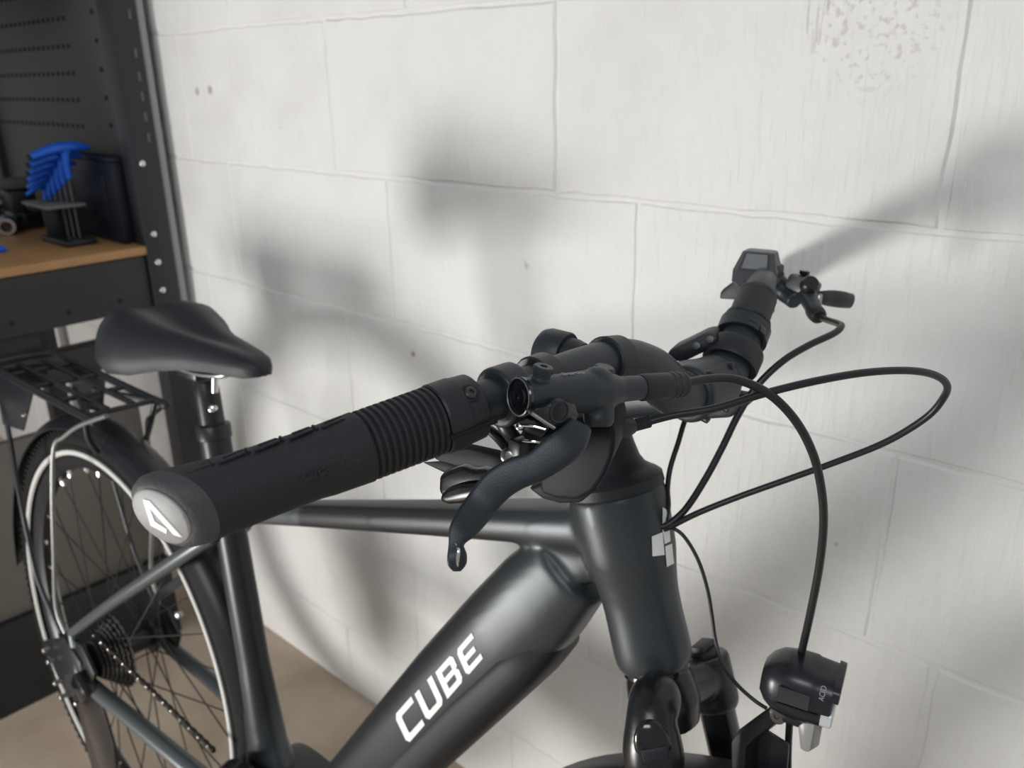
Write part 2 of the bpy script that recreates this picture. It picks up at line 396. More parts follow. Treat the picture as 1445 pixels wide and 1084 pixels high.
# CUBE lettering: letter boxes given by their four corners along the tube
def letter(strokes, quad, name):
    # quad corners: origin (baseline start), along (baseline end), up-left (cap start)
    o_, x_, y_ = [Vector((*p, 0)) for p in quad]
    for s in strokes:
        poly = []
        for a, b in s:
            q = o_ + (x_ - o_) * a + (y_ - o_) * b
            poly.append((q.x, q.y))
        d = decal(name, poly, WHITEP, frame)
        d['label'] = 'white printed letter on the down tube'
def joinpolys(polys, name, quad):
    o_, x_, y_ = [Vector((*p, 0)) for p in quad]
    b2 = bmesh.new()
    for s in polys:
        f = b2.faces.new([b2.verts.new((*((o_ + (x_ - o_) * a + (y_ - o_) * b).xy), 0)) for a, b in s])
    bmesh.ops.triangulate(b2, faces=b2.faces[:])
    bmesh.ops.subdivide_edges(b2, edges=b2.edges[:], cuts=3, use_grid_fill=True)
    for v in b2.verts:
        p = on_frame(v.co.x, v.co.y, 0.0006); v.co = p if p is not None else B(v.co.x, v.co.y, -0.04)
    d = obj(name, b2, WHITEP, frame); d['label'] = 'white printed letter on the down tube'
T = 0.26; S = 0.20
LC = [[(0.12, 0), (1, 0), (1, S), (0.3, S), (T, S + .05), (0, .14)], [(0, .14), (T, S + .05), (T, 1 - S - .05), (0, .86)], [(0, .86), (T, 1 - S - .05), (.3, 1 - S), (1, 1 - S), (1, 1), (.12, 1)]]
LU = [[(0, 1), (0, .14), (T, S + .05), (T, 1)], [(0, .14), (.12, 0), (.88, 0), (1, .14), (1 - T, S + .05), (.7, S), (.3, S), (T, S + .05)], [(1, .14), (1, 1), (1 - T, 1), (1 - T, S + .05)]]
LB = [[(0, 0), (T, 0), (T, 1), (0, 1)], [(T, 0), (.88, 0), (1, .13), (1 - T, S + .03), (.68, S), (T, S)], [(1, .13), (1, .42), (.9, .5), (1 - T, .42), (1 - T, S + .03)], [(T, .41), (1 - T, .42), (.9, .5), (1 - T, .6), (T, .6)], [(.9, .5), (1, .58), (1, .87), (1 - T, 1 - S - .03), (1 - T, .6)], [(1, .87), (.88, 1), (T, 1), (T, 1 - S), (.68, 1 - S), (1 - T, 1 - S - .03)]]
LE = [[(.12, 0), (1, 0), (1, S), (.3, S), (T, S + .05), (0, .14)], [(0, .14), (T, S + .05), (T, .40), (T, .60), (T, 1 - S - .05), (0, .86)], [(T, .40), (.85, .40), (.85, .60), (T, .60)], [(0, .86), (T, 1 - S - .05), (.3, 1 - S), (1, 1 - S), (1, 1), (.12, 1)]]
# baseline runs up the tube: start (573,1049) -> end (681,930); caps lie to the upper left
b0, b1 = Vector((576, 1050)), Vector((682, 929)); c0 = Vector((557, 1010)); cv = c0 - b0
b1c = Vector((667, 894))
for i, L in enumerate((LC, LU, LB, LE)):
    t0, t1 = ((0.0, 0.225), (0.262, 0.485), (0.528, 0.745), (0.79, 1.0))[i]
    p0 = b0.lerp(b1, t0); p1 = b0.lerp(b1, t1); q0 = Vector((557, 1010)).lerp(b1c, t0)
    joinpolys(L, 'letter', (p0, p1, q0))
# head badge: white stepped cross
for poly in ([(934, 716), (939, 719), (943, 738), (945, 764), (937, 768), (934, 748)], [(919, 757), (934, 751), (937, 783), (920, 785)], [(937.5, 771), (947, 767), (950, 795), (940, 800)]):
    d = decal('head_badge', poly, WHITEP, frame); d['label'] = 'white stepped cross emblem'
# battery cover under the down tube
bc = bmesh.new()
nrm = V(0.80, 0, -0.60)
rings(bc, [sect(dA + V(-0.015, 0, 0.006) + DTD * t + nrm * o_, DTD, a, b, 3.0) for t, a, b, o_ in [(0.040, 0.012, 0.008, 0.036), (0.055, 0.030, 0.016, 0.034), (0.09, 0.0375, 0.0215, 0.0325), (0.18, 0.0395, 0.0235, 0.0325), (0.34, 0.0415, 0.0235, 0.0355), (0.52, 0.042, 0.0235, 0.037)]])
bcov = obj('battery_cover', bc, mat('cover_black', (0.013, 0.015, 0.018), 0.55, spec=0.35), frame); bcov['label'] = 'black battery cover along the underside of the down tube'
# motor housing at the bottom bracket
mb = bmesh.new(); rings(mb, [sect(V(-0.435, n_, 0.30), (0, 1, 0), a, b, 2.6, zref=(1, 0, 0)) for n_, a, b in [(-0.055, 0.06, 0.05), (-0.05, 0.075, 0.065), (0.0, 0.085, 0.072), (0.05, 0.075, 0.065), (0.055, 0.06, 0.05)]])
obj('motor_housing', mb, SATIN, bike)
# stays
AX = V(-0.855, 0, 0.363)
for sgn in (-1, 1):
    n_ = 0.068 * sgn
    if sgn < 0:
        ss = [B(300, 757, -0.022), B(245, 793, -0.04), B(160, 850, -0.062), B(102, 893, -0.066)]
        cs = [B(103, 895, -0.066), B(112, 932, -0.066), B(124, 962, -0.066), B(190, 1018, -0.062), B(262, 1078, -0.055), B(330, 1135, -0.045)]
    else:
        ss = [V(p.x, -p.y, p.z) for p in ss]; cs = [V(p.x, -p.y, p.z) for p in cs]
    obj('seat_stay', tube(ss, [0.010, 0.0095, 0.0085, 0.0075], 14), FRAMEG, frame)
    obj('chain_stay', tube(cs, [0.0075, 0.009, 0.0115, 0.012, 0.013, 0.014], 14), FRAMEG, frame)
    dz = bmesh.new(); prism([V(AX.x - 0.03, n_ - 0.003, AX.z + 0.03), V(AX.x + 0.0, n_ - 0.003, AX.z + 0.035), V(AX.x + 0.035, n_ - 0.003, AX.z + 0.0), V(AX.x + 0.02, n_ - 0.003, AX.z - 0.03), V(AX.x - 0.02, n_ - 0.003, AX.z - 0.03)], V(0, 0.006, 0), 0.001, bm=dz)
    obj('dropout', dz, SATIN, frame)

# ---- headset, stem, fork
up_ax = -HD
obj('headset_cover', lathe(HT0, up_ax, [(-0.002, 0.0365), (0.0, 0.0378), (0.007, 0.0375), (0.010, 0.0345), (0.013, 0.030), (0.016, 0.0265), (0.022, 0.0235), (0.034, 0.0215), (0.045, 0.0205)], 48), RUBBER2, bike, sharp=0.5)
ST1 = HT0 + up_ax * 0.045; ST2 = HT0 + up_ax * 0.092
BARC = V(0.085, 0, 1.0)
sb = bmesh.new()
lathe(ST1, up_ax, [(0, 0.0195), (0.002, 0.0205), (0.045, 0.0205), (0.048, 0.018)], 32, sb)
stc = HT0 + up_ax * 0.071
sdir = (BARC - stc).normalized()
rings(sb, [sect(stc + sdir * t, sdir, a, b, 2.4) for t, a, b in [(0, 0.0195, 0.019), (0.03, 0.0185, 0.0175), (0.06, 0.021, 0.0185), (0.085, 0.0225, 0.0205)]])
lathe(BARC - V(0, 0.0225, 0), (0, 1, 0), [(0, 0.0185), (0.002, 0.0200), (0.043, 0.0200), (0.045, 0.0185)], 32, sb)
stem = obj('stem', weld(sb, 0.0018, 8), ANOD, bike, sharp=3.2)
obj('top_cap', lathe(ST2, up_ax, [(0, 0.0175), (0.003, 0.0175), (0.005, 0.014)], 24), RUBBER2, stem)
for z_ in (-1, 1):
    for n_ in (-0.015, 0.015):
        obj('bolt', lathe(BARC + V(0.010, n_, 0.0145 * z_), (0.95, 0, 0.2 * z_), [(0, 0.0032), (0.0045, 0.0032), (0.0052, 0.002)], 12), SATIN, stem)

# handlebar
RE = V(0.034, -0.352, 1.012); LE_ = V(-0.016, 0.336, 1.014)
barp = [RE, V(0.055, -0.28, 1.025), V(0.075, -0.2, 1.037), V(0.082, -0.115, 1.040), V(0.085, -0.075, 1.028), V(0.085, -0.035, 1.004), V(0.085, 0, 1.0), V(0.085, 0.035, 1.006), V(0.081, 0.07, 1.034), V(0.069, 0.115, 1.054), V(0.035, 0.2, 1.046), V(0.006, 0.275, 1.03), LE_]
barr = [0.0111, 0.0111, 0.0111, 0.0125, 0.0152, 0.0159, 0.0159, 0.0159, 0.0148, 0.0112, 0.0111, 0.0111, 0.0111]
hb = obj('handlebar', tube(barp, barr, 28, 8), ANOD, bike)
def bar_at(n):
    P = catmull(barp, 8)
    for i in range(len(P) - 1):
        a, b = P[i], P[i + 1]
        if a.y <= n <= b.y:
            t = (n - a.y) / (b.y - a.y); return a.lerp(b, t), (b - a).normalized()
def collar(n, w, r, parent, name='collar', material=RUBBER2, ch=0.001):
    c, d = bar_at(n)
    return obj(name, lathe(c - d * w / 2, d, [(0, r - ch), (ch, r), (w - ch, r), (w, r - ch)], 32), material, parent)
collar(-0.112, 0.015, 0.0150, hb, 'bell_clamp')
collar(0.078, 0.036, 0.0150, hb, 'shim_sleeve', RUBBER2, 0.0015)
collar(0.093, 0.004, 0.0152, hb, 'collar')
collar(0.070, 0.005, 0.0172, hb, 'collar')

# ---- right grip
gd = (RE - V(0.075, -0.2, 1.037)).normalized()          # outward
g0, gt_ = bar_at(-0.2175); gd = (RE - g0).normalized(); GL = (RE - g0).length + 0.001
e1 = V(1, 0, 0); e1 = (e1 - gd * e1.dot(gd)).normalized(); e2 = e1.cross(gd)     # forward, up
if e2.z < 0: e2 = -e2
def gring(t, rx, rz, ox=0.0, oz=0.0, pw=2.2, tilt=0.0, seg=44):
    out = []
    for j in range(seg):
        q = 2 * PI * j / seg; c, s = math.cos(q), math.sin(q)
        x = rx * math.copysign(abs(c) ** (2 / pw), c) + ox; z = rz * math.copysign(abs(s) ** (2 / pw), s) + oz
        out.append(g0 + gd * (t + tilt * x) + e1 * x + e2 * z)
    return out
grs = []
# inner clamp collar handled apart; ribbed zone then plain body then flared end
nrib = 11
for k in range(nrib):
    t = 0.022 + k * 0.0034
    r = 0.0166 - 0.0004 * k / nrib
    grs += [gring(t, r - 0.0012, r - 0.0012), gring(t + 0.0005, r, r), gring(t + 0.0019, r, r), gring(t + 0.0024, r - 0.0012, r - 0.0012)]
tb = 0.022 + nrib * 0.0034
for t, rx, rz, ox, oz in [(tb + 0.001, 0.0163, 0.0163, 0, 0), (tb + 0.02, 0.0158, 0.0156, 0, 0), (0.085, 0.0155, 0.0152, -0.0005, 0), (0.105, 0.0158, 0.0153, -0.0012, 0), (0.12, 0.0168, 0.0157, -0.002, 0.0), (GL - 0.010, 0.0180, 0.0164, -0.0030, 0.0003), (GL - 0.004, 0.0186, 0.0168, -0.0034, 0.0004)]:
    grs.append(gring(t, rx, rz, ox, oz, 2.3, -0.54 * max(0.0, (t - 0.095) / (GL - 0.099))))
bm = bmesh.new(); rings(bm, grs)
grip = obj('grip', bm, RUBBER, bike, sharp=0.6); grip['label'] = 'black rubber handlebar grip with ribbed inner end'
TL = -0.54
ec = bmesh.new(); rings(ec, [gring(GL - 0.004, 0.0186, 0.0168, -0.0034, 0.0004, 2.3, TL * 0.98), gring(GL - 0.0005, 0.0184, 0.0166, -0.0034, 0.0004, 2.3, TL), gring(GL + 0.0025, 0.0172, 0.0156, -0.0030, 0.0003, 2.2, TL), gring(GL + 0.0042, 0.0150, 0.0138, -0.0026, 0.0, 2.1, TL), gring(GL + 0.0046, 0.0138, 0.0126, -0.0026, 0, 2.1, TL)])
ENDG = mat('dusty_grey_rubber', (0.055, 0.058, 0.062), 0.62, bump=0.4, bscale=500, vary=0.45, vscale=60)
DISC = mat('grip_end_disc', (0.26, 0.26, 0.255), 0.5, vary=0.3, vscale=90)
endc = obj('end_cap', ec, ENDG, grip); endc['label'] = 'dusty grey flared end cap'
dc = bmesh.new(); rings(dc, [gring(GL + 0.003, 0.0142, 0.0128, -0.0026, 0, 2.0, TL), gring(GL + 0.0052, 0.0140, 0.0126, -0.0026, 0, 2.0, TL), gring(GL + 0.0056, 0.0132, 0.0119, -0.0026, 0, 2.0, TL)])
obj('end_disc', dc, DISC, grip)
def dpt(x, z): return g0 + gd * (GL + 0.0056 + TL * (x - 0.0026)) + e1 * (x - 0.0026) + e2 * z
for poly in ([(-0.00562, 0.00744), (-0.00225, 0.00744), (0.00975, -0.00696), (0.00575, -0.00696), (-0.00338, 0.00384)], [(-0.00562, 0.00744), (-0.00338, 0.00384), (-0.00275, -0.00264), (-0.00562, -0.0054)], [(-0.00562, -0.0054), (-0.00275, -0.00264), (0.00275, -0.00504), (0.00187, -0.00744)]):
    q = obj('end_logo', prism([dpt(x, z) for x, z in poly], gd * 0.0005), WHITEP, grip); q['label'] = 'white angular A-shaped emblem'
# clamp collar with bolt and slot
cc = bmesh.new(); rings(cc, [gring(t, r, r) for t, r in [(-0.001, 0.0150), (0.0, 0.0162), (0.009, 0.0168), (0.0095, 0.0172), (0.0205, 0.0172), (0.0215, 0.0165)]])
col_ = obj('clamp_collar', cc, RUBBER2, grip, sharp=0.5)
cdv = (CL - (g0 + gd * 0.007)).normalized(); cdv = (cdv - gd * cdv.dot(gd)).normalized()
side = gd.cross(cdv); side = side if side.z > 0 else -side
bdir = (cdv * 0.93 + side * 0.36).normalized()
obj('bolt_recess', lathe(g0 + gd * 0.0065 + bdir * 0.0140, bdir, [(0, 0.0048), (0.0031, 0.0048), (0.0033, 0.0044)], 20), mat('dark_hole', (0.002, 0.002, 0.002), 0.6), grip)
obj('clamp_bolt', lathe(g0 + gd * 0.0062 + bdir * 0.0148, bdir, [(0, 0.0031), (0.003, 0.0031), (0.0036, 0.0025), (0.0036, 0.0013), (0.0026, 0.0012)], 16), mat('bolt_dark', (0.09, 0.095, 0.1), 0.3, metal=0.9), grip)
sl_d = (cdv * 0.80 - side * 0.60).normalized()
obj('clamp_slot', box(g0 + gd * 0.010 + sl_d * 0.0166, (0.026, 0.0024, 0.003), 0.0003, M=axes(gd, sl_d)), MATS['dark_hole'], grip)
# tread pads along the top of the grip
for k in range(5):
    t = tb + 0.006 + k * 0.0152
    for ang, L_ in ((0.86, 0.0085), (0.62, 0.0115)):
        d = (cdv * math.cos(ang + 0.45) + side * math.sin(ang + 0.45)).normalized()
        rr_ = 0.0161
        obj('tread_pad', box(g0 + gd * (t + L_ / 2) + d * (rr_ + 0.0001), (L_, 0.0019, 0.0012), 0.0003, M=axes(gd + d.cross(gd) * 0.12, d)), RUBBER, grip)
    d = (cdv * math.cos(1.22) + side * math.sin(1.22)).normalized()
    obj('tread_pad', box(g0 + gd * (t + 0.0135) + d * 0.0161, (0.0012, 0.0062, 0.0013), 0.0003, M=axes(gd, d)), RUBBER, grip)

def text_mesh(txt, size, extrude, align='CENTER'):
    cu = bpy.data.curves.new('t', 'FONT'); cu.body = txt; cu.size = size; cu.extrude = extrude; cu.align_x = align; cu.align_y = 'CENTER'
    o = bpy.data.objects.new('t', cu); COL.objects.link(o)
    dg = bpy.context.evaluated_depsgraph_get(); me = bpy.data.meshes.new_from_object(o.evaluated_get(dg))
    bpy.data.objects.remove(o); bpy.data.curves.remove(cu)
    b2 = bmesh.new(); b2.from_mesh(me); bpy.data.meshes.remove(me); return b2
# raised lettering on the grip (reads along the grip, wrapped round it)
tx = text_mesh('Solid Section Control', 0.0036, 0.00022)
for v in tx.verts:
    a = -0.30 + v.co.y / 0.0156
    d = cdv * math.cos(a) + side * math.sin(a)
    v.co = g0 + gd * (tb + 0.021 - v.co.x * 0.85) + d * (0.01605 + v.co.z)
tl = obj('raised_lettering', tx, mat('worn_rubber', (0.04, 0.042, 0.046), 0.5), grip, smooth=False)
# left grip, mostly hidden behind the display
c_, d_ = bar_at(0.222)
obj('grip', lathe(c_, d_, [(0, 0.0150), (0.001, 0.0168), (0.02, 0.0168), (0.022, 0.0155), (0.08, 0.0150), (0.112, 0.0165), (0.116, 0.015)], 28), RUBBER, bike)

# ---- bell
bc_ = B(786, 502, -0.098)
bell = obj('bell', lathe(bc_ + V(-0.014, 0, 0.001), (1, 0.10, -0.05), [(0, 0.008), (0.0008, 0.0115), (0.003, 0.0142), (0.007, 0.0155), (0.0195, 0.0155), (0.0205, 0.0148)], 40), ANOD, bike)
obj('bell_base', lathe(bc_ + V(0.0065, 0.002, 0), (1, 0.10, -0.05), [(0, 0.0125), (0.005, 0.0125), (0.011, 0.011), (0.012, 0.006)], 32), RUBBER2, bell)

# ---- right brake lever
m0, m1 = B(734, 560, -0.209), B(905, 547, -0.133)
md = (m1 - m0).normalized(); ML = (m1 - m0).length
mb = bmesh.new()
lathe(m0, md, [(0, 0.0086), (0.0015, 0.0092), (0.012, 0.0095), (0.03, 0.0102), (ML * .52, 0.0110), (ML * .64, 0.0108), (ML * .72, 0.0092), (ML * .80, 0.0070), (ML * 1.0, 0.0066)], 36, mb)
# reservoir swelling, neck to the clamp, pivot block
mb2 = bmesh.new()
upm = V(0, 0, 1); upm = (upm - md * upm.dot(md)).normalized()
blob(m0 + md * ML * 0.60 + upm * 0.0045, (0.010, 0.0085, 0.0085), axes(md, upm), 20, mb)
ca, cdr = bar_at(-0.197)
tube([m0 + md * 0.034 - V(0.002, 0, 0.001), (m0 + md * 0.034).lerp(ca, 0.55), ca], [0.0095, 0.010, 0.012], 16, 4, mb)
lathe(ca - cdr * 0.0075, cdr, [(0, 0.0148), (0.001, 0.0158), (0.014, 0.0158), (0.015, 0.0148)], 30, mb)
pv = B(793, 578, -0.182)
pn = V(0.22, -0.42, 0.88).normalized()                    # pivot axis leans to the camera
lathe(m0 + md * 0.050 - upm * 0.004, V(0.25, -0.25, -0.93), [(0, 0.0085), (0.012, 0.0080), (0.015, 0.006)], 18, mb)
body = obj('brake_lever', weld(mb, 0.0009, 6), ANOD, bike, sharp=3.2); body['label'] = 'right brake lever with master cylinder'
obj('cylinder_cap', lathe(m0 + md * 0.0012, -md, [(0, 0.0096), (0.0016, 0.0098), (0.0022, 0.0092), (0.0018, 0.0084), (0.0014, 0.0078), (0.0016, 0.0050), (0.0024, 0.0046), (0.0026, 0.0022), (0.0016, 0.0020)], 40), GLOSS, body, sharp=0.4)
obj('cap_rim', ring_lathe(m0 - md * 0.0010, -md, [(0, 0.0091), (0.0004, 0.0094), (0.0006, 0.0090), (0.0003, 0.0086)], 40), mat('cap_rim', (0.30, 0.31, 0.32), 0.25, metal=0.8), body)
bp_ = B(762, 527, -0.202)
bsd = (upm * 0.97 + V(0.15, 0, 0)).normalized()
obj('bleed_screw', lathe(B(763, 535, -0.199), bsd, [(-0.003, 0.0052), (0.0005, 0.0048), (0.0012, 0.0043), (0.0035, 0.0043), (0.0036, 0.0050), (0.0062, 0.0050), (0.0068, 0.0045), (0.0068, 0.0019), (0.0052, 0.0017)], 28), ANOD, body, sharp=0.5)
obj('reservoir_screw', lathe(B(852, 524, -0.156), bsd, [(-0.006, 0.0070), (-0.001, 0.0062), (0.0022, 0.0052), (0.0028, 0.0045)], 28), ANOD, body)
obj('hose_nut', lathe(m1 - md * 0.001, md, [(0, 0.0068), (0.0012, 0.0074), (0.021, 0.0072), (0.0215, 0.0076), (0.0235, 0.0076), (0.024, 0.0070), (0.0255, 0.0070), (0.026, 0.0074), (0.028, 0.0074), (0.0285, 0.0068), (0.030, 0.0068), (0.0305, 0.0071), (0.032, 0.0069), (0.033, 0.0058)], 32), RUBBER2, body, sharp=0.5)
tx = text_mesh('SHIMANO', 0.0040, 0.0001)
for v in tx.verts:
    a = 1.12 + v.co.y / 0.0106
    cdm = (CL - (m0 + md * 0.04)).normalized(); cdm = (cdm - md * cdm.dot(md)).normalized(); sm = md.cross(cdm); sm = sm if sm.z > 0 else -sm
    d = cdm * math.cos(a) + sm * math.sin(a)
    v.co = m0 + md * (0.033 + v.co.x * 1.15) + d * (0.01062 + v.co.z)
obj('raised_lettering', tx, GREYP, body, smooth=False)
# pivot bracket: plate with a hole
def pbn(x): return -0.216 + (x - 750) * 0.00040
pb = [B(x, y, pbn(x)) for x, y in [(750, 583), (762, 576), (798, 566), (812, 570), (817, 585), (812, 598), (792, 604), (783, 605)]]
pnv = (pb[3] - pb[0]).cross(pb[7] - pb[0]).normalized()
if pnv.dot(CL - pb[0]) < 0: pnv = -pnv
obj('pivot_bracket', prism(pb, -pnv * 0.008, 0.0009), GLOSS, body, sharp=0.5)
pc = B(789, 581, pbn(789))
obj('bracket_edge', tube([B(751, 584, pbn(751) - 0.0003), B(766, 594, pbn(766) - 0.0003), B(782, 604, pbn(782) - 0.0003)], 0.0009, 8, 3), STEEL, body)
obj('pivot_rim', lathe(pc, pnv, [(-0.002, 0.0062), (0.0006, 0.0058), (0.0009, 0.0052), (0.0007, 0.0046), (-0.0008, 0.0044)], 28), ANOD, body)
obj('pivot_pin', lathe(pc, pnv, [(-0.003, 0.0046), (0.0004, 0.0046), (0.0005, 0.0040)], 24), mat('pin_hole', (0.002, 0.002, 0.003), 0.25), body)
# lever blade
blade = bmesh.new()
bpts = [(819, 600, -0.190, .0060), (806, 622, -0.198, .0078), (784, 639, -0.205, .0082), (757, 658, -0.212, .0074), (727, 669, -0.219, .0078), (702, 685, -0.225, .0080), (682, 708, -0.231, .0076), (664, 732, -0.239, .0072), (650, 751, -0.246, .0058), (644, 768, -0.250, .0036), (645, 784, -0.252, .0045), (645, 797, -0.253, .0042), (645, 806, -0.2535, .0018)]
P = [B(x, y, n) for x, y, n, r in bpts]
rs = []
Pc = catmull(P, 5); Rc = [v.x for v in catmull([V(b[3], 0, 0) for b in bpts], 5)]
for i, p in enumerate(Pc):
    t = (Pc[min(i + 1, len(Pc) - 1)] - Pc[max(i - 1, 0)]).normalized()
    view = (CL - p).normalized(); a = t.cross(view).normalized(); b = a.cross(t)
    # blade face turns a little away from the viewer, as a lever that curls toward the rider
    rs.append([p + a * Rc[i] * math.copysign(abs(math.cos(q)) ** 0.6, math.cos(q)) + (b + a * 0.25) * Rc[i] * 0.42 * math.copysign(abs(math.sin(q)) ** 0.6, math.sin(q)) for q in [2 * PI * j / 20 for j in range(20)]])
bl = obj('lever_blade', rings(blade, rs), ANOD, body); bl['label'] = 'black bent brake lever blade'
obj('blade_groove', tube([B(643, 768, -0.2555), B(647, 776, -0.2575), B(646, 790, -0.2585), B(646, 799, -0.258)], [.0005, .0008, .0008, .0004], 8, 4), CHROME, body)

# ---- shifter under the bar
sh = bmesh.new()
pod = [(803, 596), (830, 585), (856, 584), (866, 600), (868, 622), (864, 648), (852, 676), (836, 697), (815, 708), (785, 706), (762, 698), (760, 672), (778, 640), (795, 615)]
pp = [B(x, y, -0.158) for x, y in pod]
prism(pp, V(-0.012, 0.030, 0.004), 0.006, 4, bm=sh)
pod2 = [(745, 690), (780, 676), (820, 690), (848, 676), (842, 692), (818, 711), (790, 712), (765, 705)]
POD = mat('pod_black', (0.008, 0.011, 0.015), 0.55, spec=0.22)
shf = obj('gear_shifter', sh, POD, bike, sharp=0.6); shf['label'] = 'black trigger gear shifter below the right lever'
obj('shifter_base', prism([B(x, y, -0.150) for x, y in pod2], V(-0.010, 0.024, 0.0), 0.002, 2), POD, shf)
obj('shifter_core', blob(B(772, 628, -0.182), (0.016, 0.012, 0.013), seg=20), POD, shf)
obj('shifter_core', box(B(752, 645, -0.186), (0.018, 0.016, 0.012), 0.003), POD, shf)
# clamp strap hanging from the bar, and links
sc, sdv = bar_at(-0.172)
obj('shifter_clamp', lathe(sc - sdv * 0.006, sdv, [(0, 0.0142), (0.001, 0.0152), (0.011, 0.0152), (0.012, 0.0142)], 28), SATIN, shf)
obj('link_arm', tube([B(706, 588, -0.190), B(716, 606, -0.190), B(730, 622, -0.186), B(760, 640, -0.176)], [.005, .005, .0048, .006], 12, 4, flat=0.7), SATIN, shf)
obj('link_arm', tube([B(690, 606, -0.186), B(704, 618, -0.184), B(722, 640, -0.180)], [.0026, .003, .003], 10, 4), SATIN, shf)
obj('link_arm', tube([B(732, 594, -0.196), B(752, 600, -0.194), B(768, 610, -0.190)], [.0045, .005, .004], 12, 4, flat=0.6), SATIN, shf)
for x0, y0, x1, y1, nn in ((730, 600, 770, 606, -0.203), (738, 622, 764, 624, -0.199)):
    obj('spring_wire', tube([B(x0, y0, nn), B((x0 + x1) / 2, y0 + 1, nn), B(x1, y1, nn + 0.003)], 0.0008, 8, 4), CHROME, shf)
obj('reach_screw', lathe(B(717, 643, -0.200), V(0.3, -0.8, 0.3), [(-0.006, 0.0042), (0.0, 0.0042), (0.0008, 0.003), (0.0009, 0.0015)], 14), mat('screw_dark', (0.2, 0.2, 0.2), 0.25, metal=0.9), shf)
obj('reach_screw', lathe(B(733, 602, -0.204), V(0.3, -0.8, 0.3), [(-0.004, 0.0020), (0.0, 0.0020), (0.0006, 0.0012)], 12), CHROME, shf)
obj('adjuster_block', box(B(745, 632, -0.190), (0.020, 0.010, 0.012), 0.002, M=axes((0.2, 1, 0), (0, 0, 1))), SATIN, shf)
# release triggers below the grip
t1 = [(600, 655), (614, 643), (662, 634), (700, 640), (716, 650), (700, 662), (676, 660), (640, 668)]
obj('trigger_arm', prism([B(x, y, -0.175) for x, y in [(612, 648), (628, 636), (660, 633), (705, 643), (735, 660), (730, 680), (690, 668), (650, 668)]], V(-0.003, 0.004, 0.002), 0.0012), POD, shf, sharp=0.5)
obj('trigger_arm', prism([B(x, y, -0.195) for x, y in [(596, 652), (622, 650), (664, 662), (692, 678), (684, 690), (660, 676), (630, 668)]], V(-0.002, 0.003, -0.002), 0.001), POD, shf, sharp=0.5)
def pad(pts, n, depth, bev):
    return prism([B(x, y, n) for x, y in pts], depth, bev, 3)
obj('thumb_trigger', pad([(620, 672), (630, 666), (652, 658), (668, 664), (684, 662), (696, 668), (690, 690), (660, 688), (636, 698), (626, 704), (619, 694)], -0.206, V(-0.006, 0.010, -0.002), 0.003), mat('trigger_black', (0.004, 0.005, 0.006), 0.22, spec=0.25), shf, sharp=0.8)
obj('thumb_trigger', pad([(630, 690), (645, 684), (680, 682), (690, 690), (680, 706), (650, 712), (632, 713), (620, 708), (622, 698)], -0.211, V(-0.004, 0.008, -0.002), 0.0025), MATS['trigger_black'], shf, sharp=0.8)
# cable barrel
obj('cable_barrel', tube([B(866, 604, -0.132), B(880, 603, -0.124), B(892, 601, -0.118)], [.0060, .0062, .0045], 20, 4), RUBBER2, shf)
brl = bmesh.new()
q0, q1 = B(893, 601, -0.117), B(916, 595, -0.108); qd = (q1 - q0).normalized(); prof = []
for k in range(7): prof += [(k * (q1 - q0).length / 7, 0.0031), (k * (q1 - q0).length / 7 + 0.0006, 0.0036), (k * (q1 - q0).length / 7 + 0.0014, 0.0036), (k * (q1 - q0).length / 7 + 0.0018, 0.0031)]
obj('barrel_adjuster', lathe(q0, qd, prof, 16, brl), RUBBER2, shf, sharp=0.4)

# ---- display mount beside the stem
dm = obj('display_mount', ring_lathe(bar_at(0.045)[0], bar_at(0.045)[1], [(-0.008, 0.0162), (-0.008, 0.0198), (-0.006, 0.0205), (0.006, 0.0205), (0.008, 0.0198), (0.008, 0.0162)], 40), RUBBER2, bike, sharp=0.5)
dm['label'] = 'empty black display bracket clamped beside the stem'
obj('clamp_ring', ring_lathe(bar_at(0.062)[0], bar_at(0.062)[1], [(-0.006, 0.0157), (-0.006, 0.0188), (0.006, 0.0188), (0.006, 0.0157)], 40), ANOD, dm, sharp=0.5)
obj('bracket_arm', prism([B(x, y, 0.030) for x, y in [(938, 507), (944, 494), (962, 486), (992, 471), (1004, 470), (1012, 477), (1010, 490), (984, 502), (962, 513)]], V(-0.004, 0.020, 0.002), 0.003, 2), RUBBER2, dm, sharp=0.6)
for x, y in ((983, 488), (1002, 479)):
    obj('screw', lathe(B(x, y, 0.0295), V(0.3, -0.9, 0.3), [(-0.002, 0.003), (0.0012, 0.0028), (0.0014, 0.0012)], 14), SATIN, dm)
obj('bracket_foot', prism([B(x, y, 0.040) for x, y in [(1000, 566), (1030, 556), (1052, 560), (1056, 572), (1030, 590), (1000, 592), (990, 584)]], V(-0.002, 0.016, 0), 0.002, 2), RUBBER2, dm)
obj('screw', lathe(B(1021, 563, 0.0385), V(0.3, -0.9, 0.2), [(-0.002, 0.0026), (0.001, 0.0024), (0.0012, 0.001)], 14), STEEL, dm)
for a in (0.6, 1.1, 1.6):
    c_, d_ = bar_at(0.056); e_ = V(math.cos(a), 0, math.sin(a))
    obj('clamp_notch', box(c_ + e_ * 0.0195, (0.006, 0.008, 0.0018), 0.0004, M=axes(e_.cross(d_), e_)), SATIN, dm)

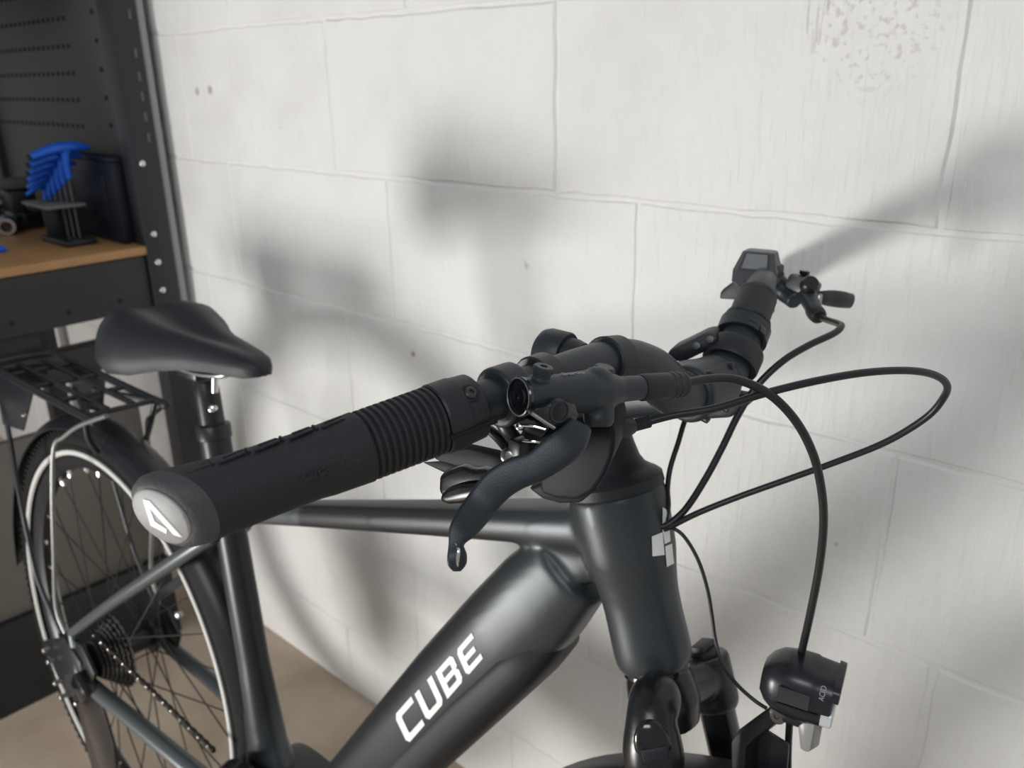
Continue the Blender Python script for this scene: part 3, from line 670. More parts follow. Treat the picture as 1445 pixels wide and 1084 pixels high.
# ---- remote display on the left
DC = B(1069, 381, 0.155)
dM = axes((0.965, 0.26, 0.0), (-0.10, 0, 1))
db = bmesh.new()
def drect(hx, y0, y1, z, ch):
    pts = [(-hx + ch, y0), (hx - ch, y0), (hx, y0 + ch), (hx, y1 - ch), (hx - ch, y1), (-hx + ch, y1), (-hx, y1 - ch), (-hx, y0 + ch)]
    return [DC + dM @ V(x, y, z) for x, y in pts]
rings(db, [drect(.0140, -.015, .02, -.013, .003), drect(.0172, -.020, .02, -.009, .004), drect(.0172, -.020, .02, .0005, .004), drect(.0125, -.009, .018, .0150, .003), drect(.0110, -.006, .016, .0158, .003)])
disp = obj('remote_display', db, mat('display_plastic', (0.05, 0.054, 0.06), 0.4), bike, smooth=False); disp['label'] = 'small faceted remote display on the left of the handlebar'
sq = [DC + dM @ V(x, y, z) for x, y, z in [(-.0100, -.0185, .0025), (.0100, -.0185, .0025), (.0082, -.0105, .0135), (-.0082, -.0105, .0135)]]
sn = (sq[1] - sq[0]).cross(sq[3] - sq[0]).normalized()
if sn.y > 0: sn = -sn
obj('screen', prism(sq, sn * 0.0008), mat('screen_glass', (0.20, 0.21, 0.22), 0.12), disp)
obj('button_pad', prism([B(x, y, 0.160) for x, y in [(1016, 413), (1020, 408), (1036, 396), (1040, 380), (1050, 378), (1052, 424), (1015, 422)]], V(-0.004, 0.026, 0), 0.0015), RUBBER2, disp, sharp=0.5)
obj('display_foot', box(bar_at(0.158)[0] + V(0, 0, 0.008), (0.026, 0.022, 0.012), 0.003), RUBBER2, disp)

# ---- left brake lever
lca, lcd = bar_at(0.205)
lm = bmesh.new()
lathe(lca - lcd * 0.0075, lcd, [(0, 0.0145), (0.001, 0.0155), (0.014, 0.0155), (0.015, 0.0145)], 28, lm)
tube([lca + V(0.008, -0.002, 0), B(1108, 412, 0.205), B(1124, 424, 0.200)], [0.010, 0.009, 0.0085], 16, 4, lm)
lA, lB = B(1132, 404, 0.212), B(1153, 445, 0.165)
tube([lA, lA.lerp(lB, 0.5), lB], [0.0095, 0.0075, 0.0062], 18, 4, lm)
lbody = obj('brake_lever', weld(lm, 0.0011, 5), ANOD, bike, sharp=3.2); lbody['label'] = 'left brake lever seen end-on beyond the display'
obj('reservoir', box(B(1134, 402, 0.205), (0.020, 0.026, 0.014), 0.004, M=axes((0.9, -0.3, -0.2), (0, 0.2, 1))), mat('reservoir_grey', (0.10, 0.105, 0.11), 0.4), lbody)
obj('bleed_screw', lathe(B(1134, 391, 0.202), (0.1, 0, 1), [(-0.004, 0.0032), (0.002, 0.0032), (0.0025, 0.0044), (0.0055, 0.0044), (0.006, 0.003)], 18), GLOSS, lbody)
obj('reservoir_cap', lathe(B(1144, 400, 0.190), (0.5, -0.6, 0.6), [(-0.006, 0.0075), (0, 0.0075), (0.002, 0.006)], 20), SATIN, lbody)
obj('hose_nut', lathe(B(1148, 438, 0.170), (B(1160, 452, 0.155) - B(1148, 438, 0.170)), [(0, 0.0068), (0.006, 0.0072), (0.012, 0.0066), (0.014, 0.005)], 20), RUBBER2, lbody)
obj('lever_blade', tube([B(1140, 420, 0.205), B(1158, 420, 0.215), B(1172, 421, 0.228), B(1188, 423, 0.242), B(1201, 425, 0.256)], [.0055, .006, .0072, .0074, .0066], 16, 5, flat=0.5, ref=(0, 0, 1)), ANOD, lbody)
obj('pivot_pin', lathe(B(1155, 425, 0.200), (0, 0, 1), [(-0.005, 0.0028), (0.005, 0.0028), (0.006, 0.002)], 12), STEEL, lbody)
obj('tool_port', box(B(1085, 433, 0.200), (0.008, 0.012, 0.012), 0.002), SATIN, lbody)

# ---- cables
def cable(name, pts, r, label):
    o = obj(name, tube([B(*p) for p in pts], r, 12, 8), CABLE, bike); o['label'] = label; return o
hs = m1 + md * 0.030
cable('brake_hose', [(960, 543, -0.108), (1000, 535, -0.090), (1040, 536, -0.075), (1085, 556, -0.065), (1122, 593, -0.055), (1147, 640, -0.045), (1159, 690, -0.036), (1162, 740, -0.028), (1156, 800, -0.018), (1143, 868, -0.008), (1129, 930, 0.004), (1118, 985, 0.012), (1113, 1040, 0.02), (1112, 1100, 0.03), (1112, 1180, 0.05)], 0.0026, 'black front brake hose arching from the right lever')
cable('gear_cable', [(905, 598, -0.112), (950, 586, -0.100), (1010, 576, -0.085), (1080, 555, -0.065), (1150, 538, -0.045), (1220, 526, -0.02), (1280, 523, 0.005), (1318, 529, 0.025), (1336, 543, 0.04), (1331, 562, 0.05), (1306, 590, 0.055), (1250, 624, 0.055), (1180, 652, 0.05), (1110, 677, 0.04), (1040, 702, 0.025), (985, 724, 0.01), (944, 744, 0.0), (925, 750, -0.005)], 0.0023, 'black gear cable looping wide ahead of the head tube')
cable('brake_hose', [(1154, 446, 0.163), (1168, 452, 0.150), (1183, 457, 0.130), (1187, 461, 0.118), (1176, 471, 0.105), (1140, 488, 0.085), (1103, 511, 0.065), (1068, 545, 0.05), (1042, 585, 0.04), (1020, 630, 0.03), (996, 675, 0.02), (968, 718, 0.01), (943, 740, 0.0), (928, 744, -0.005)], 0.0026, 'black rear brake hose from the left lever')
cable('display_cable', [(985, 560, 0.045), (968, 590, 0.04), (957, 625, 0.034), (946, 660, 0.026), (942, 690, 0.018), (943, 715, 0.010), (938, 742, 0.0)], 0.0020, 'thin black display cable')
cable('light_cable', [(930, 744, 0.0), (948, 745, 0.002), (966, 758, 0.004), (985, 790, 0.006), (998, 830, 0.008), (1005, 870, 0.008), (1010, 905, 0.006), (1020, 938, 0.0), (1040, 966, -0.006), (1064, 988, -0.008), (1082, 1000, -0.006)], 0.0014, 'thin black light cable down the fork')

# ---- fork
crown_c = HT1 + HD * 0.026
fk = bmesh.new()
lathe(HT1 + HD * 0.002, HD, [(0, 0.0225), (0.01, 0.026), (0.03, 0.028), (0.048, 0.024)], 32, fk)
LEGN = 0.060
fax = HD
fdir = V(HD.z * -1, 0, HD.x)      # forward, square to the steering axis
if fdir.x < 0: fdir = -fdir
legtop = HT1 + HD * 0.034 + fdir * 0.012
LT = {-1: HT1 + HD * 0.026 + fdir * 0.026 + V(0, -LEGN, 0), 1: HT1 + HD * 0.034 + fdir * 0.006 + V(0, LEGN, 0)}
LT[-1] = B(921, 1046, -0.061)   # steered slightly left
for sgn in (-1, 1):
    c = LT[sgn]
    if sgn > 0:
        tube([crown_c + V(0, 0.01 * sgn, 0), (crown_c + c) / 2 + V(0, 0.006 * sgn, 0) + HD * 0.004, c + HD * 0.004], [0.021, 0.0185, 0.0175], 20, 4, fk)
        lathe(c - HD * 0.014, HD, [(0, 0.0170), (0.003, 0.0195), (0.03, 0.0200), (0.040, 0.0200), (0.046, 0.0180)], 32, fk)
    else:
        tube([B(927, 976, -0.028), B(926, 983, -0.040), B(922, 998, -0.052), B(919, 1012, -0.058), B(920, 1040, -0.061), B(922, 1066, -0.062), B(925, 1090, -0.062), B(927, 1100, -0.062)], [0.012, 0.0180, 0.0184, 0.0176, 0.0202, 0.0216, 0.0200, 0.017], 28, 5, fk)
fork = obj('fork', weld(fk, 0.0016, 10), mat('fork_black', (0.009, 0.010, 0.012), 0.28), bike, sharp=3.2); fork['label'] = 'black suspension fork'
obj('crown_race', lathe(HT1 + HD * 0.0005, HD, [(0, 0.0255), (0.004, 0.0262), (0.006, 0.0248)], 40), GLOSS, fork)
for sgn in (-1, 1):
    c = LT[sgn]
    obj('stanchion', lathe(c + HD * 0.028, HD, [(0, 0.0148), (0.14, 0.0148)], 28), GLOSS, fork)
    obj('lower_leg', lathe(c + HD * 0.160, HD, [(-0.004, 0.0165), (0.0, 0.0185), (0.012, 0.019), (0.03, 0.0180), (0.29, 0.0165), (0.30, 0.012)], 24), SATIN, fork)
    if sgn < 0: continue
    obj('leg_cap', lathe(c - HD * 0.0125, -HD, [(-0.002, 0.0125), (0.004, 0.0125), (0.006, 0.0105)], 24), RUBBER2, fork)
    obj('dial_tab', box(c - HD * 0.019, (0.012, 0.020, 0.009), 0.0018, M=axes(fdir, -HD)), RUBBER2, fork)
# pocket in the near leg's crown
pc_ = B(918, 1036, -0.061); pd = (CL - pc_); pd = (pd - HD * pd.dot(HD)).normalized(); ps_ = HD.cross(pd)
obj('crown_pocket', blob(pc_ + pd * 0.0150, (0.0130, 0.0055, 0.0185), axes(ps_, -HD), 24), GLOSS, fork)
obj('pocket_insert', box(pc_ + pd * 0.0178 + HD * 0.004, (0.018, 0.007, 0.010), 0.002, M=axes(ps_, -HD)), RUBBER2, fork)
obj('pocket_insert', box(pc_ + pd * 0.0180 + HD * 0.0135, (0.013, 0.006, 0.006), 0.002, M=axes(ps_, -HD)), RUBBER2, fork)
# front wheel and mudguard (mostly below the frame)
FA = legtop + HD * 0.455 + fdir * 0.04
FA = V(0.252, 0, 0.354)
def mudguard(c, a0, a1, R_, w, name, seg=48, endr=0.0):
    bm = bmesh.new(); rs = []
    for i in range(seg + 1):
        a = a0 + (a1 - a0) * i / seg; d = V(math.cos(a), 0, math.sin(a)); row = []
        for j in range(11):
            x = -1 + 2 * j / 10; row.append(c + d * (R_ - 0.017 * abs(x) ** 2.6) + V(0, w * x, 0))
        for j in range(10, -1, -1):
            x = -1 + 2 * j / 10; row.append(c + d * (R_ - 0.002 - 0.017 * abs(x) ** 2.6) + V(0, w * 0.97 * x, 0))
        rs.append(row)
    return obj(name, rings(bm, rs), SATIN, bike)
tyre_prof = lambda R_, w: [(w * math.sin(q), 0.5 * (R_ + 0.312) + 0.5 * (R_ - 0.312) * math.cos(q)) for q in [2 * PI * j / 20 for j in range(20)]]
def wheel(c, nm, rear):
    RT = c.z - 0.001
    ty = obj(nm, ring_lathe(c, (0, 1, 0), tyre_prof(RT, 0.0205), 128), TYRE, bike)
    # tread blocks
    tb_ = bmesh.new()
    for i in range(150):
        a = 2 * PI * i / 150
        for n_, ra in ((-0.0135, RT - 0.0055), (0.0135, RT - 0.0055)):
            d = V(math.cos(a), 0, math.sin(a))
            box(c + d * ra + V(0, n_, 0), (0.007, 0.006, 0.0055), 0.0, tb_, M=axes(V(-d.z, 0, d.x), d + V(0, n_ * 40, 0)))
    tr = obj('tread', tb_, TYRE, ty, smooth=False); tr['kind'] = 'stuff'
    for sg in ((-1, 1) if rear else (-1,)):
        obj('reflective_stripe', ring_lathe(c + V(0, 0.0198 * sg, 0), (0, sg, 0), [(0, 0.3250), (0.0014, 0.3240), (0.0012, 0.3175), (-0.002, 0.3165)], 128), STRIPE, ty)
    obj('rim', ring_lathe(c, (0, 1, 0), [(-0.0125, 0.3175), (-0.0135, 0.310), (-0.011, 0.299), (-0.006, 0.292), (0.006, 0.292), (0.011, 0.299), (0.0135, 0.310), (0.0125, 0.3175)], 128), RIM, ty)
    obj('hub', lathe(c + V(0, -0.05, 0), (0, 1, 0), [(0, 0.012), (0.012, 0.013), (0.014, 0.027), (0.018, 0.027), (0.02, 0.017), (0.08, 0.017), (0.082, 0.028), (0.086, 0.028), (0.088, 0.013), (0.1, 0.012)], 32), SATIN, ty)
    nn = 32
    for i in range(nn):
        a = 2 * PI * (i + 0.5) / nn; sg = 1 if i % 2 else -1; cr = 1 if (i // 2) % 2 else -1
        p1 = c + V(0.293 * math.cos(a), 0.002 * sg, 0.293 * math.sin(a)); a2 = a + cr * 1.25
        p0 = c + V(0.026 * math.cos(a2), (0.035 if sg > 0 else -0.034), 0.026 * math.sin(a2))
        obj('spoke', tube([p0, p1], 0.0011, 6), RIM, ty)
        d = (p0 - p1).normalized()
        obj('nipple', lathe(p1 - d * 0.002, d, [(0, 0.0028), (0.004, 0.0028), (0.012, 0.0020), (0.014, 0.001)], 8), CHROME, ty)
    return ty
rw = wheel(AX, 'rear_wheel', True); rw['label'] = 'rear wheel with reflective-striped tyre'
fw = wheel(FA, 'front_wheel', False)
dcl = obj('tyre_mark', ring_lathe(AX + V(0, -0.0208, 0), (0, -1, 0), [(0, 0.334), (0.0008, 0.333), (0.0008, 0.328), (-0.003, 0.327)], 128), TYRE, rw)
ba = math.radians(153)
bd = V(math.cos(ba), 0, math.sin(ba))
q = obj('tyre_badge', box(AX + bd * 0.337 + V(0, -0.0175, 0), (0.022, 0.004, 0.008), 0.001, M=axes(V(-bd.z, 0, bd.x), bd)), BLUE2, rw); q['label'] = 'small blue tyre badge'
mg = mudguard(AX, math.radians(12), math.radians(178), 0.378, 0.029, 'rear_mudguard'); mg['label'] = 'black rear mudguard'
mf = mudguard(FA, math.radians(42), math.radians(178), 0.378, 0.030, 'front_mudguard'); mf['label'] = 'black front mudguard'

# drivetrain
cs_ = bmesh.new()
for k in range(8):
    r_ = 0.058 - 0.0045 * k; n_ = -0.020 - 0.0048 * k
    teeth = []
    ringo = bmesh.new(); N = 26
    pts = []
    for i in range(N * 2):
        a = 2 * PI * i / (N * 2); rr = r_ + (0.0035 if i % 2 else -0.001)
        pts.append(V(AX.x + rr * math.cos(a), n_, AX.z + rr * math.sin(a)))
    prism(pts, V(0, 0.0018, 0), 0, bm=cs_)
cas = obj('cassette', cs_, STEEL if False else mat('cassette_steel', (0.16, 0.155, 0.15), 0.4, metal=0.9), bike, smooth=False)
ch = bmesh.new()
pA, pB = B(135, 898, -0.045), B(300, 1058, -0.047)
N = 44
cho = None
lk = box((0, 0, 0), (0.0105, 0.0065, 0.0075), 0.002, segs=1)
chain_main = bmesh.new()
cd_ = (pB - pA)
for i in range(N):
    p = pA + cd_ * (i / (N - 1))
    box(p, (cd_.length / N * 0.98, 0.006 if i % 2 else 0.0042, 0.0075), 0.001, chain_main, M=axes(cd_, (0, 0, 1)), segs=1)
chain = obj('chain', chain_main, mat('chain_dark', (0.05, 0.045, 0.04), 0.4, metal=0.8), bike); 
for i in range(0, N, 3):
    obj('chain_pin', blob(pA + cd_ * (i / (N - 1)) + V(0, -0.003, 0.0015), (0.0024, 0.0014, 0.0024), seg=8), CHROME, chain)
BBp = V(-0.435, -0.062, 0.30)
ring_pts = []
cr_ = obj('chainring', ring_lathe(BBp + V(0, 0.012, 0), (0, 1, 0), [(-0.002, 0.055), (-0.002, 0.088), (0.002, 0.088), (0.002, 0.055)], 64), SATIN, bike)
obj('chain_guard', ring_lathe(BBp + V(0, 0.006, 0), (0, 1, 0), [(-0.002, 0.078), (-0.004, 0.098), (0.012, 0.102), (0.012, 0.098), (0.0, 0.094), (0.001, 0.078)], 64), GLOSS, cr_)
obj('crank_arm', tube([BBp + V(0, -0.012, 0), BBp + V(0.08, -0.02, -0.05), BBp + V(0.145, -0.024, -0.09)], [0.015, 0.011, 0.011], 16, 4, flat=0.7), SATIN, cr_)
for sgn, pp_ in ((-1, BBp + V(0.145, -0.075, -0.09)), (1, V(BBp.x - 0.145, 0.14, BBp.z + 0.09))):
    if sgn < 0: obj('pedal', box(pp_, (0.09, 0.085, 0.022), 0.006), RUBBER2, cr_)
dr = obj('rear_derailleur', box(B(118, 968, -0.078), (0.04, 0.022, 0.035), 0.006, M=axes((0.8, 0, -0.6), (0.6, 0, 0.8))), GLOSS, bike)
dr['label'] = 'black rear derailleur'
obj('cage', prism([B(x, y, -0.072) for x, y in [(95, 940), (112, 930), (140, 985), (160, 1050), (165, 1100), (140, 1105), (118, 1040)]], V(0, 0.004, 0), 0.001), GLOSS, dr)
obj('cage', prism([B(x, y, -0.060) for x, y in [(100, 960), (125, 985), (150, 1050), (158, 1100), (135, 1105), (118, 1040)]], V(0, 0.003, 0), 0.001), SATIN, dr)
for x, y in ((76, 965), (105, 994), (60, 919), (66, 935), (84, 985)):
    obj('bolt', lathe(B(x, y, -0.088), (0, -1, 0), [(-0.012, 0.004), (0, 0.004), (0.001, 0.002)], 12), CHROME, dr)
obj('jockey_wheel', lathe(B(140, 1075, -0.068), (0, 1, 0), [(0, 0.016), (0.007, 0.016)], 20), SATIN, dr)
obj('hanger', prism([B(x, y, -0.075) for x, y in [(60, 905), (90, 900), (112, 935), (120, 975), (96, 985), (78, 950)]], V(0, 0.008, 0), 0.002), SATIN, dr)
obj('axle_nut', lathe(B(249, 869, 0.02), (0, -1, 0), [(-0.008, 0.006), (0.0, 0.006), (0.002, 0.003)], 14), STEEL, bike)

# ---- rack
RU = 0.775
rk = obj('rack', tube([V(-0.765, -0.05, RU), V(-0.85, -0.05, RU), V(-1.09, -0.05, RU + 0.004), V(-1.125, -0.03, RU + 0.006), V(-1.125, 0.03, RU + 0.006), V(-1.09, 0.05, RU + 0.004), V(-0.85, 0.05, RU), V(-0.765, 0.05, RU)], 0.006, 12, 6), SATIN, bike)
rk['label'] = 'black tubular rear rack'
for n_ in (-0.05, 0.05):
    obj('rail_end_cap', lathe(V(-0.768, n_, RU), (1, 0, 0), [(0, 0.007), (0.008, 0.0072), (0.011, 0.005)], 14), RUBBER2, rk)
for s_ in (-0.79, -0.88, -0.97, -1.06):
    obj('cross_bar', tube([V(s_, -0.05, RU), V(s_, 0.05, RU)], 0.004, 10), SATIN, rk)
for n_ in (-0.018, 0.018):
    obj('deck_rod', tube([V(-0.79, n_, RU + 0.002), V(-1.10, n_, RU + 0.005)], 0.0042, 10), SATIN, rk)
for sg in (-1, 1):
    obj('diagonal_strut', tube([V(-0.79, 0.048 * sg, RU), V(-0.90, 0.012 * sg, RU)], 0.004, 10), SATIN, rk)
    obj('seat_strut', tube([V(-0.80, 0.03 * sg, RU), V(-0.70, 0.022 * sg, RU - 0.03), V(-0.60, 0.018 * sg, RU - 0.065), V(-0.555, 0.016 * sg, RU - 0.08)] if False else [V(-0.79, 0.05 * sg, RU), V(-0.80, 0.045 * sg, RU - 0.035), V(-0.80, 0.035 * sg, RU - 0.06)], 0.0042, 10, 4), SATIN, rk)
    legs = [B(150, 587, -0.055), B(112, 601, -0.06), B(90, 617, -0.064), B(76, 632, -0.068), B(74, 700, -0.074), B(76, 780, -0.076), B(79, 856, -0.076), B(92, 893, -0.074)]
    leg2 = [B(2, 566, -0.055), B(10, 598, -0.06), B(26, 690, -0.07), B(40, 760, -0.074), B(55, 822, -0.076), B(86, 893, -0.074)]
    if sg > 0: legs = [V(p.x, -p.y, p.z) for p in legs[1:]]; leg2 = [V(p.x, -p.y, p.z) for p in leg2]
    l = obj('rack_leg', tube(legs, 0.0032, 10, 5), mat('leg_grey', (0.26, 0.265, 0.26), 0.4, metal=0.6), rk)
    obj('rack_leg', tube(leg2, 0.0038, 10, 5), SATIN, rk)
    obj('side_plate', prism([V(-0.95, 0.051 * sg, RU), V(-1.10, 0.051 * sg, RU), V(-1.07, 0.058 * sg, RU - 0.08), V(-0.99, 0.058 * sg, RU - 0.07)], V(0, 0.003 * sg, 0), 0.0008), SATIN, rk)
tl_ = obj('rear_light', box(V(-1.135, 0, RU - 0.03), (0.03, 0.08, 0.035), 0.006), mat('red_lens', (0.008, 0.004, 0.004), 0.3), rk)
obj('bolt', lathe(B(32, 586, -0.064), (0, -1, 0), [(-0.004, 0.004), (0.001, 0.004), (0.002, 0.002)], 12), CHROME, rk)

# ---- seat post and saddle
SP0 = sA + sd * 0.03; SP1 = sA - sd * 0.062
obj('seat_post', lathe(SP0, SP1 - SP0, [(0, 0.0150), (0.07, 0.0150), (0.08, 0.0145), (0.09, 0.012)], 28), SATIN, bike)
scl = obj('seat_clamp', lathe(sA + sd * 0.012, -sd, [(0, 0.0195), (0.001, 0.0208), (0.016, 0.0208), (0.018, 0.0195)], 32), SATIN, bike)
obj('clamp_bolt', lathe(B(299, 577, -0.012), V(0.6, -0.7, 0.2), [(-0.008, 0.0042), (0.0, 0.0042), (0.001, 0.0025)], 14), CHROME, scl)
sad = bmesh.new()
SZ = 0.940
def sadsec(s, w, top, drop, crown=0.006, groove=0.0, th=1.0):
    out = []
    N = 26
    for j in range(N + 1):
        x = -1 + 2 * j / N; z = top - crown * x * x - drop * abs(x) ** 3.4 - groove * math.exp(-(x / 0.22) ** 2)
        out.append(V(s, w * math.sin(x * PI / 2 * 0.96) , z))
    for j in range(N, -1, -1):
        x = -1 + 2 * j / N
        zb = top - crown * x * x - drop * abs(x) ** 3.4 - (0.010 + 0.012 * (1 - abs(x)) ** 0.5) * th
        out.append(V(s, w * 0.93 * math.sin(x * PI / 2 * 0.96), zb))
    return out
sx0 = -0.702
SS = [(0.0, 0.028, SZ - 0.016, 0.016, 0.002, 0), (0.006, 0.056, SZ - 0.006, 0.040, 0.003, .002), (0.028, 0.077, SZ + 0.003, 0.056, 0.004, .009), (0.055, 0.083, SZ + 0.003, 0.058, 0.004, .013), (0.09, 0.072, SZ - 0.004, 0.047, 0.005, .014), (0.125, 0.053, SZ - 0.010, 0.031, 0.006, .011), (0.16, 0.039, SZ - 0.014, 0.020, 0.007, .007), (0.20, 0.031, SZ - 0.017, 0.013, 0.007, .003), (0.235, 0.024, SZ - 0.020, 0.010, 0.006, .001), (0.252, 0.019, SZ - 0.023, 0.008, 0.004, .0), (0.262, 0.013, SZ - 0.027, 0.005, 0.003, 0), (0.267, 0.007, SZ - 0.032, 0.003, 0.002, 0), (0.2685, 0.003, SZ - 0.036, 0.001, 0.001, 0)]
THS = [1] * 9 + [0.95, 0.75, 0.5, 0.2]
rings(sad, [sadsec(sx0 + q[0], *q[1:], th=h) for q, h in zip(SS, THS)])
SADM = mat('saddle_vinyl', (0.016, 0.019, 0.024), 0.5, spec=0.35, bump=0.3, bscale=700)
so = obj('saddle', sad, SADM, bike, sharp=1.2); so['label'] = 'black padded saddle with a grooved top'
for sg in (-1, 1):
    obj('saddle_rail', tube([V(sx0 + 0.04, 0.03 * sg, SZ - 0.03), V(sx0 + 0.07, 0.024 * sg, SZ - 0.055), V(sx0 + 0.15, 0.022 * sg, SZ - 0.058), V(sx0 + 0.21, 0.020 * sg, SZ - 0.05), V(sx0 + 0.225, 0.008 * sg, SZ - 0.042)], 0.0036, 10, 5), STEEL, so)
top_c = SP1
obj('post_head', box(V(SP1.x - 0.0, 0, SZ - 0.060), (0.044, 0.05, 0.018), 0.005), SATIN, so)
obj('head_bolt', lathe(V(SP1.x + 0.02, 0, SZ - 0.085), (0.15, 0, 1), [(0, 0.004), (0.03, 0.004)], 12), CHROME, so)
obj('saddle_base', box(V(sx0 + 0.13, 0, SZ - 0.036), (0.14, 0.04, 0.012), 0.004), RUBBER2, so)

# ---- front light
L0, L1 = B(1086, 952, -0.006), B(1184, 984, 0.004)
la = (L1 - L0).normalized(); LL = (L1 - L0).length
lup = V(0, 0, 1); lup = (lup - la * lup.dot(la)).normalized(); lsd = la.cross(lup)
def lsec(t, hw, hh, oz=0.0, pw=2.7):
    return [L0 + la * t + lsd * hw * math.copysign(abs(math.cos(q)) ** (2 / pw), math.cos(q)) + lup * (hh * math.copysign(abs(math.sin(q)) ** (2 / pw), math.sin(q)) + oz) for q in [2 * PI * j / 32 + 0.001 for j in range(32)]]
fbm = bmesh.new(); rings(fbm, [lsec(-0.004, 0.011, 0.010), lsec(0.0, 0.016, 0.0155), lsec(0.006, 0.0195, 0.0195), lsec(0.016, 0.021, 0.0215), lsec(LL * .62, 0.0215, 0.0215), lsec(LL * .66, 0.0210, 0.0205), lsec(LL * .93, 0.0205, 0.0195), lsec(LL * .95, 0.019, 0.018)])
flt = obj('front_light', fbm, mat('lamp_black', (0.012, 0.013, 0.018), 0.3), bike, sharp=0.5); flt['label'] = 'black front lamp'
pk = bmesh.new(); rings(pk, [lsec(LL * .92, 0.0204, 0.0085, 0.0112), lsec(LL * 1.01, 0.0202, 0.0082, 0.0110), lsec(LL * 1.02, 0.0192, 0.0074, 0.0110)]); obj('lamp_hood', pk, MATS['lamp_black'], flt, sharp=0.5)
ln = bmesh.new(); rings(ln, [lsec(LL * .82, 0.0214, 0.0092, -0.0072), lsec(LL * .965, 0.0213, 0.0092, -0.0072), lsec(LL * .985, 0.0197, 0.0080, -0.0072)]); q = obj('lens', ln, LENS, flt, sharp=0.5); q['label'] = 'clear lamp lens'
snear = lsd if lsd.dot(CL - L0) > 0 else -lsd
def lsurf(t, z, lift, r=0.0214):
    return L0 + la * t + lup * z + snear * (r * max(0.0, 1 - abs(z / r) ** 2.7) ** (1 / 2.7) + lift)
obj('seam', tube([lsurf(LL * f_, -0.0045, 0.0001) for f_ in (0.16, 0.35, 0.5, 0.64, 0.78)], 0.0007, 8, 2), GLOSS, flt)
pb_ = bmesh.new()
top_r = [[lsurf(LL * (0.2 + 0.44 * i / 8), -0.0030 + 0.0110 * j / 6, 0.0005) for j in range(7)] for i in range(9)]
gv = [[pb_.verts.new(p) for p in r] for r in top_r]
for i in range(8):
    for j in range(6): pb_.faces.new((gv[i][j], gv[i + 1][j], gv[i + 1][j + 1], gv[i][j + 1]))
ret = bmesh.ops.extrude_face_region(pb_, geom=pb_.faces[:])
bmesh.ops.translate(pb_, vec=-snear * 0.0012, verts=[v for v in ret['geom'] if isinstance(v, bmesh.types.BMVert)])
obj('side_highlight', pb_, mat('highlight_grey', (0.035, 0.037, 0.043), 0.22), flt, sharp=0.5)  # highlight on the lamp's side, put in as a lighter grey patch
tx = text_mesh('ACID', 0.0050, 0.0001)
for v in tx.verts:
    v.co = lsurf(LL * 0.79 - v.co.y, 0.0115 + v.co.x * 0.75, 0.0002 + v.co.z, 0.0207)
obj('lettering', tx, GREYP, flt, smooth=False)
# bracket and pivot
obj('light_bracket', prism([B(x, y, -0.006) for x, y in [(1096, 990), (1108, 1002), (1106, 1012), (1066, 1042), (1052, 1056), (1050, 1100), (1032, 1100), (1031, 1048), (1042, 1030)]], V(0.004, 0.016, 0), 0.0015), SATIN, bike, sharp=0.5)
obj('bracket_screw', lathe(B(1097, 1010, -0.0085), V(0.1, -1, 0.1), [(-0.004, 0.0062), (0.001, 0.006), (0.0018, 0.004), (0.0018, 0.002), (0.001, 0.0015)], 20), mat('screw_dark', (0.2, 0.2, 0.2), 0.25, metal=0.9), flt)
obj('lamp_foot', box(L0 + la * 0.026 - lup * 0.0235, (0.026, 0.018, 0.010), 0.003, M=axes(la, lup)), SATIN, flt)
rf = obj('reflector', prism([B(x, y, -0.012) for x, y in [(1125, 1025), (1132, 1020), (1150, 1022), (1143, 1060), (1137, 1063), (1128, 1057)]], V(0.003, 0.010, 0), 0.0015), mat('reflector_grey', (0.28, 0.28, 0.27), 0.3), flt, sharp=0.5); rf['label'] = 'grey front reflector hanging below the lamp'
obj('stay_plate', prism([B(x, y, 0.008) for x, y in [(1054, 1052), (1078, 1030), (1112, 1052), (1112, 1062), (1108, 1110), (1054, 1110)]], V(0, 0.003, 0), 0.0006), SATIN, bike)

# ================================================================== THE WORKBENCH
BLK = mat('bench_black_steel', (0.016, 0.018, 0.021), 0.45, bump=0.1, bscale=300)
PEG = mat('bench_panel', (0.06, 0.06, 0.056), 0.5)
WOOD = mat('bench_wood', (0.42, 0.235, 0.10), 0.45, bump=0.2, bscale=60, vary=0.22, vscale=20)
Xf = -1.651
bench = empty('workbench', 'black steel workbench with a wooden top against the block wall', 'workbench', (-2.05, 0.35, 0))
def bpart(name, x0, x1, y0, y1, z0, z1, m_, bev=0.002, parent=None):
    p = parent or bench
    c = V((x0 + x1) / 2, (y0 + y1) / 2, (z0 + z1) / 2) - bench.location
    return obj(name, box(c, (abs(x1 - x0), abs(y1 - y0), abs(z1 - z0)), bev), m_, p, sharp=0.5)
bpart('worktop', Xf, -2.45, -0.62, 0.752, 0.878, 0.895, WOOD, 0.003)
bpart('apron', Xf - 0.005, Xf - 0.03, -0.60, 0.745, 0.769, 0.876, BLK)
post = bpart('post', Xf + 0.004, Xf - 0.045, 0.748, 0.802, 0.0, 1.75, BLK, 0.003)
bpart('post', Xf + 0.004, Xf - 0.045, -0.62, -0.57, 0.0, 0.876, BLK, 0.003)
bpart('post', -2.40, -2.45, -0.62, -0.57, 0.0, 0.876, BLK, 0.003)
bpart('post', -2.40, -2.45, 0.755, 0.802, 0.0, 1.75, BLK, 0.003)
pf = bpart('post_flange', Xf - 0.002, Xf - 0.045, 0.803, 0.818, 0.0, 1.75, mat('flange_grey', (0.30, 0.31, 0.33), 0.4), 0.002)
for z in (1.053, 0.917, 0.861, 0.804):
    obj('bolt', lathe(V(Xf + 0.004, 0.765, z) - bench.location, (1, 0, 0), [(0, 0.0062), (0.002, 0.0062), (0.0035, 0.005), (0.0045, 0.002)], 16), CHROME, bench)
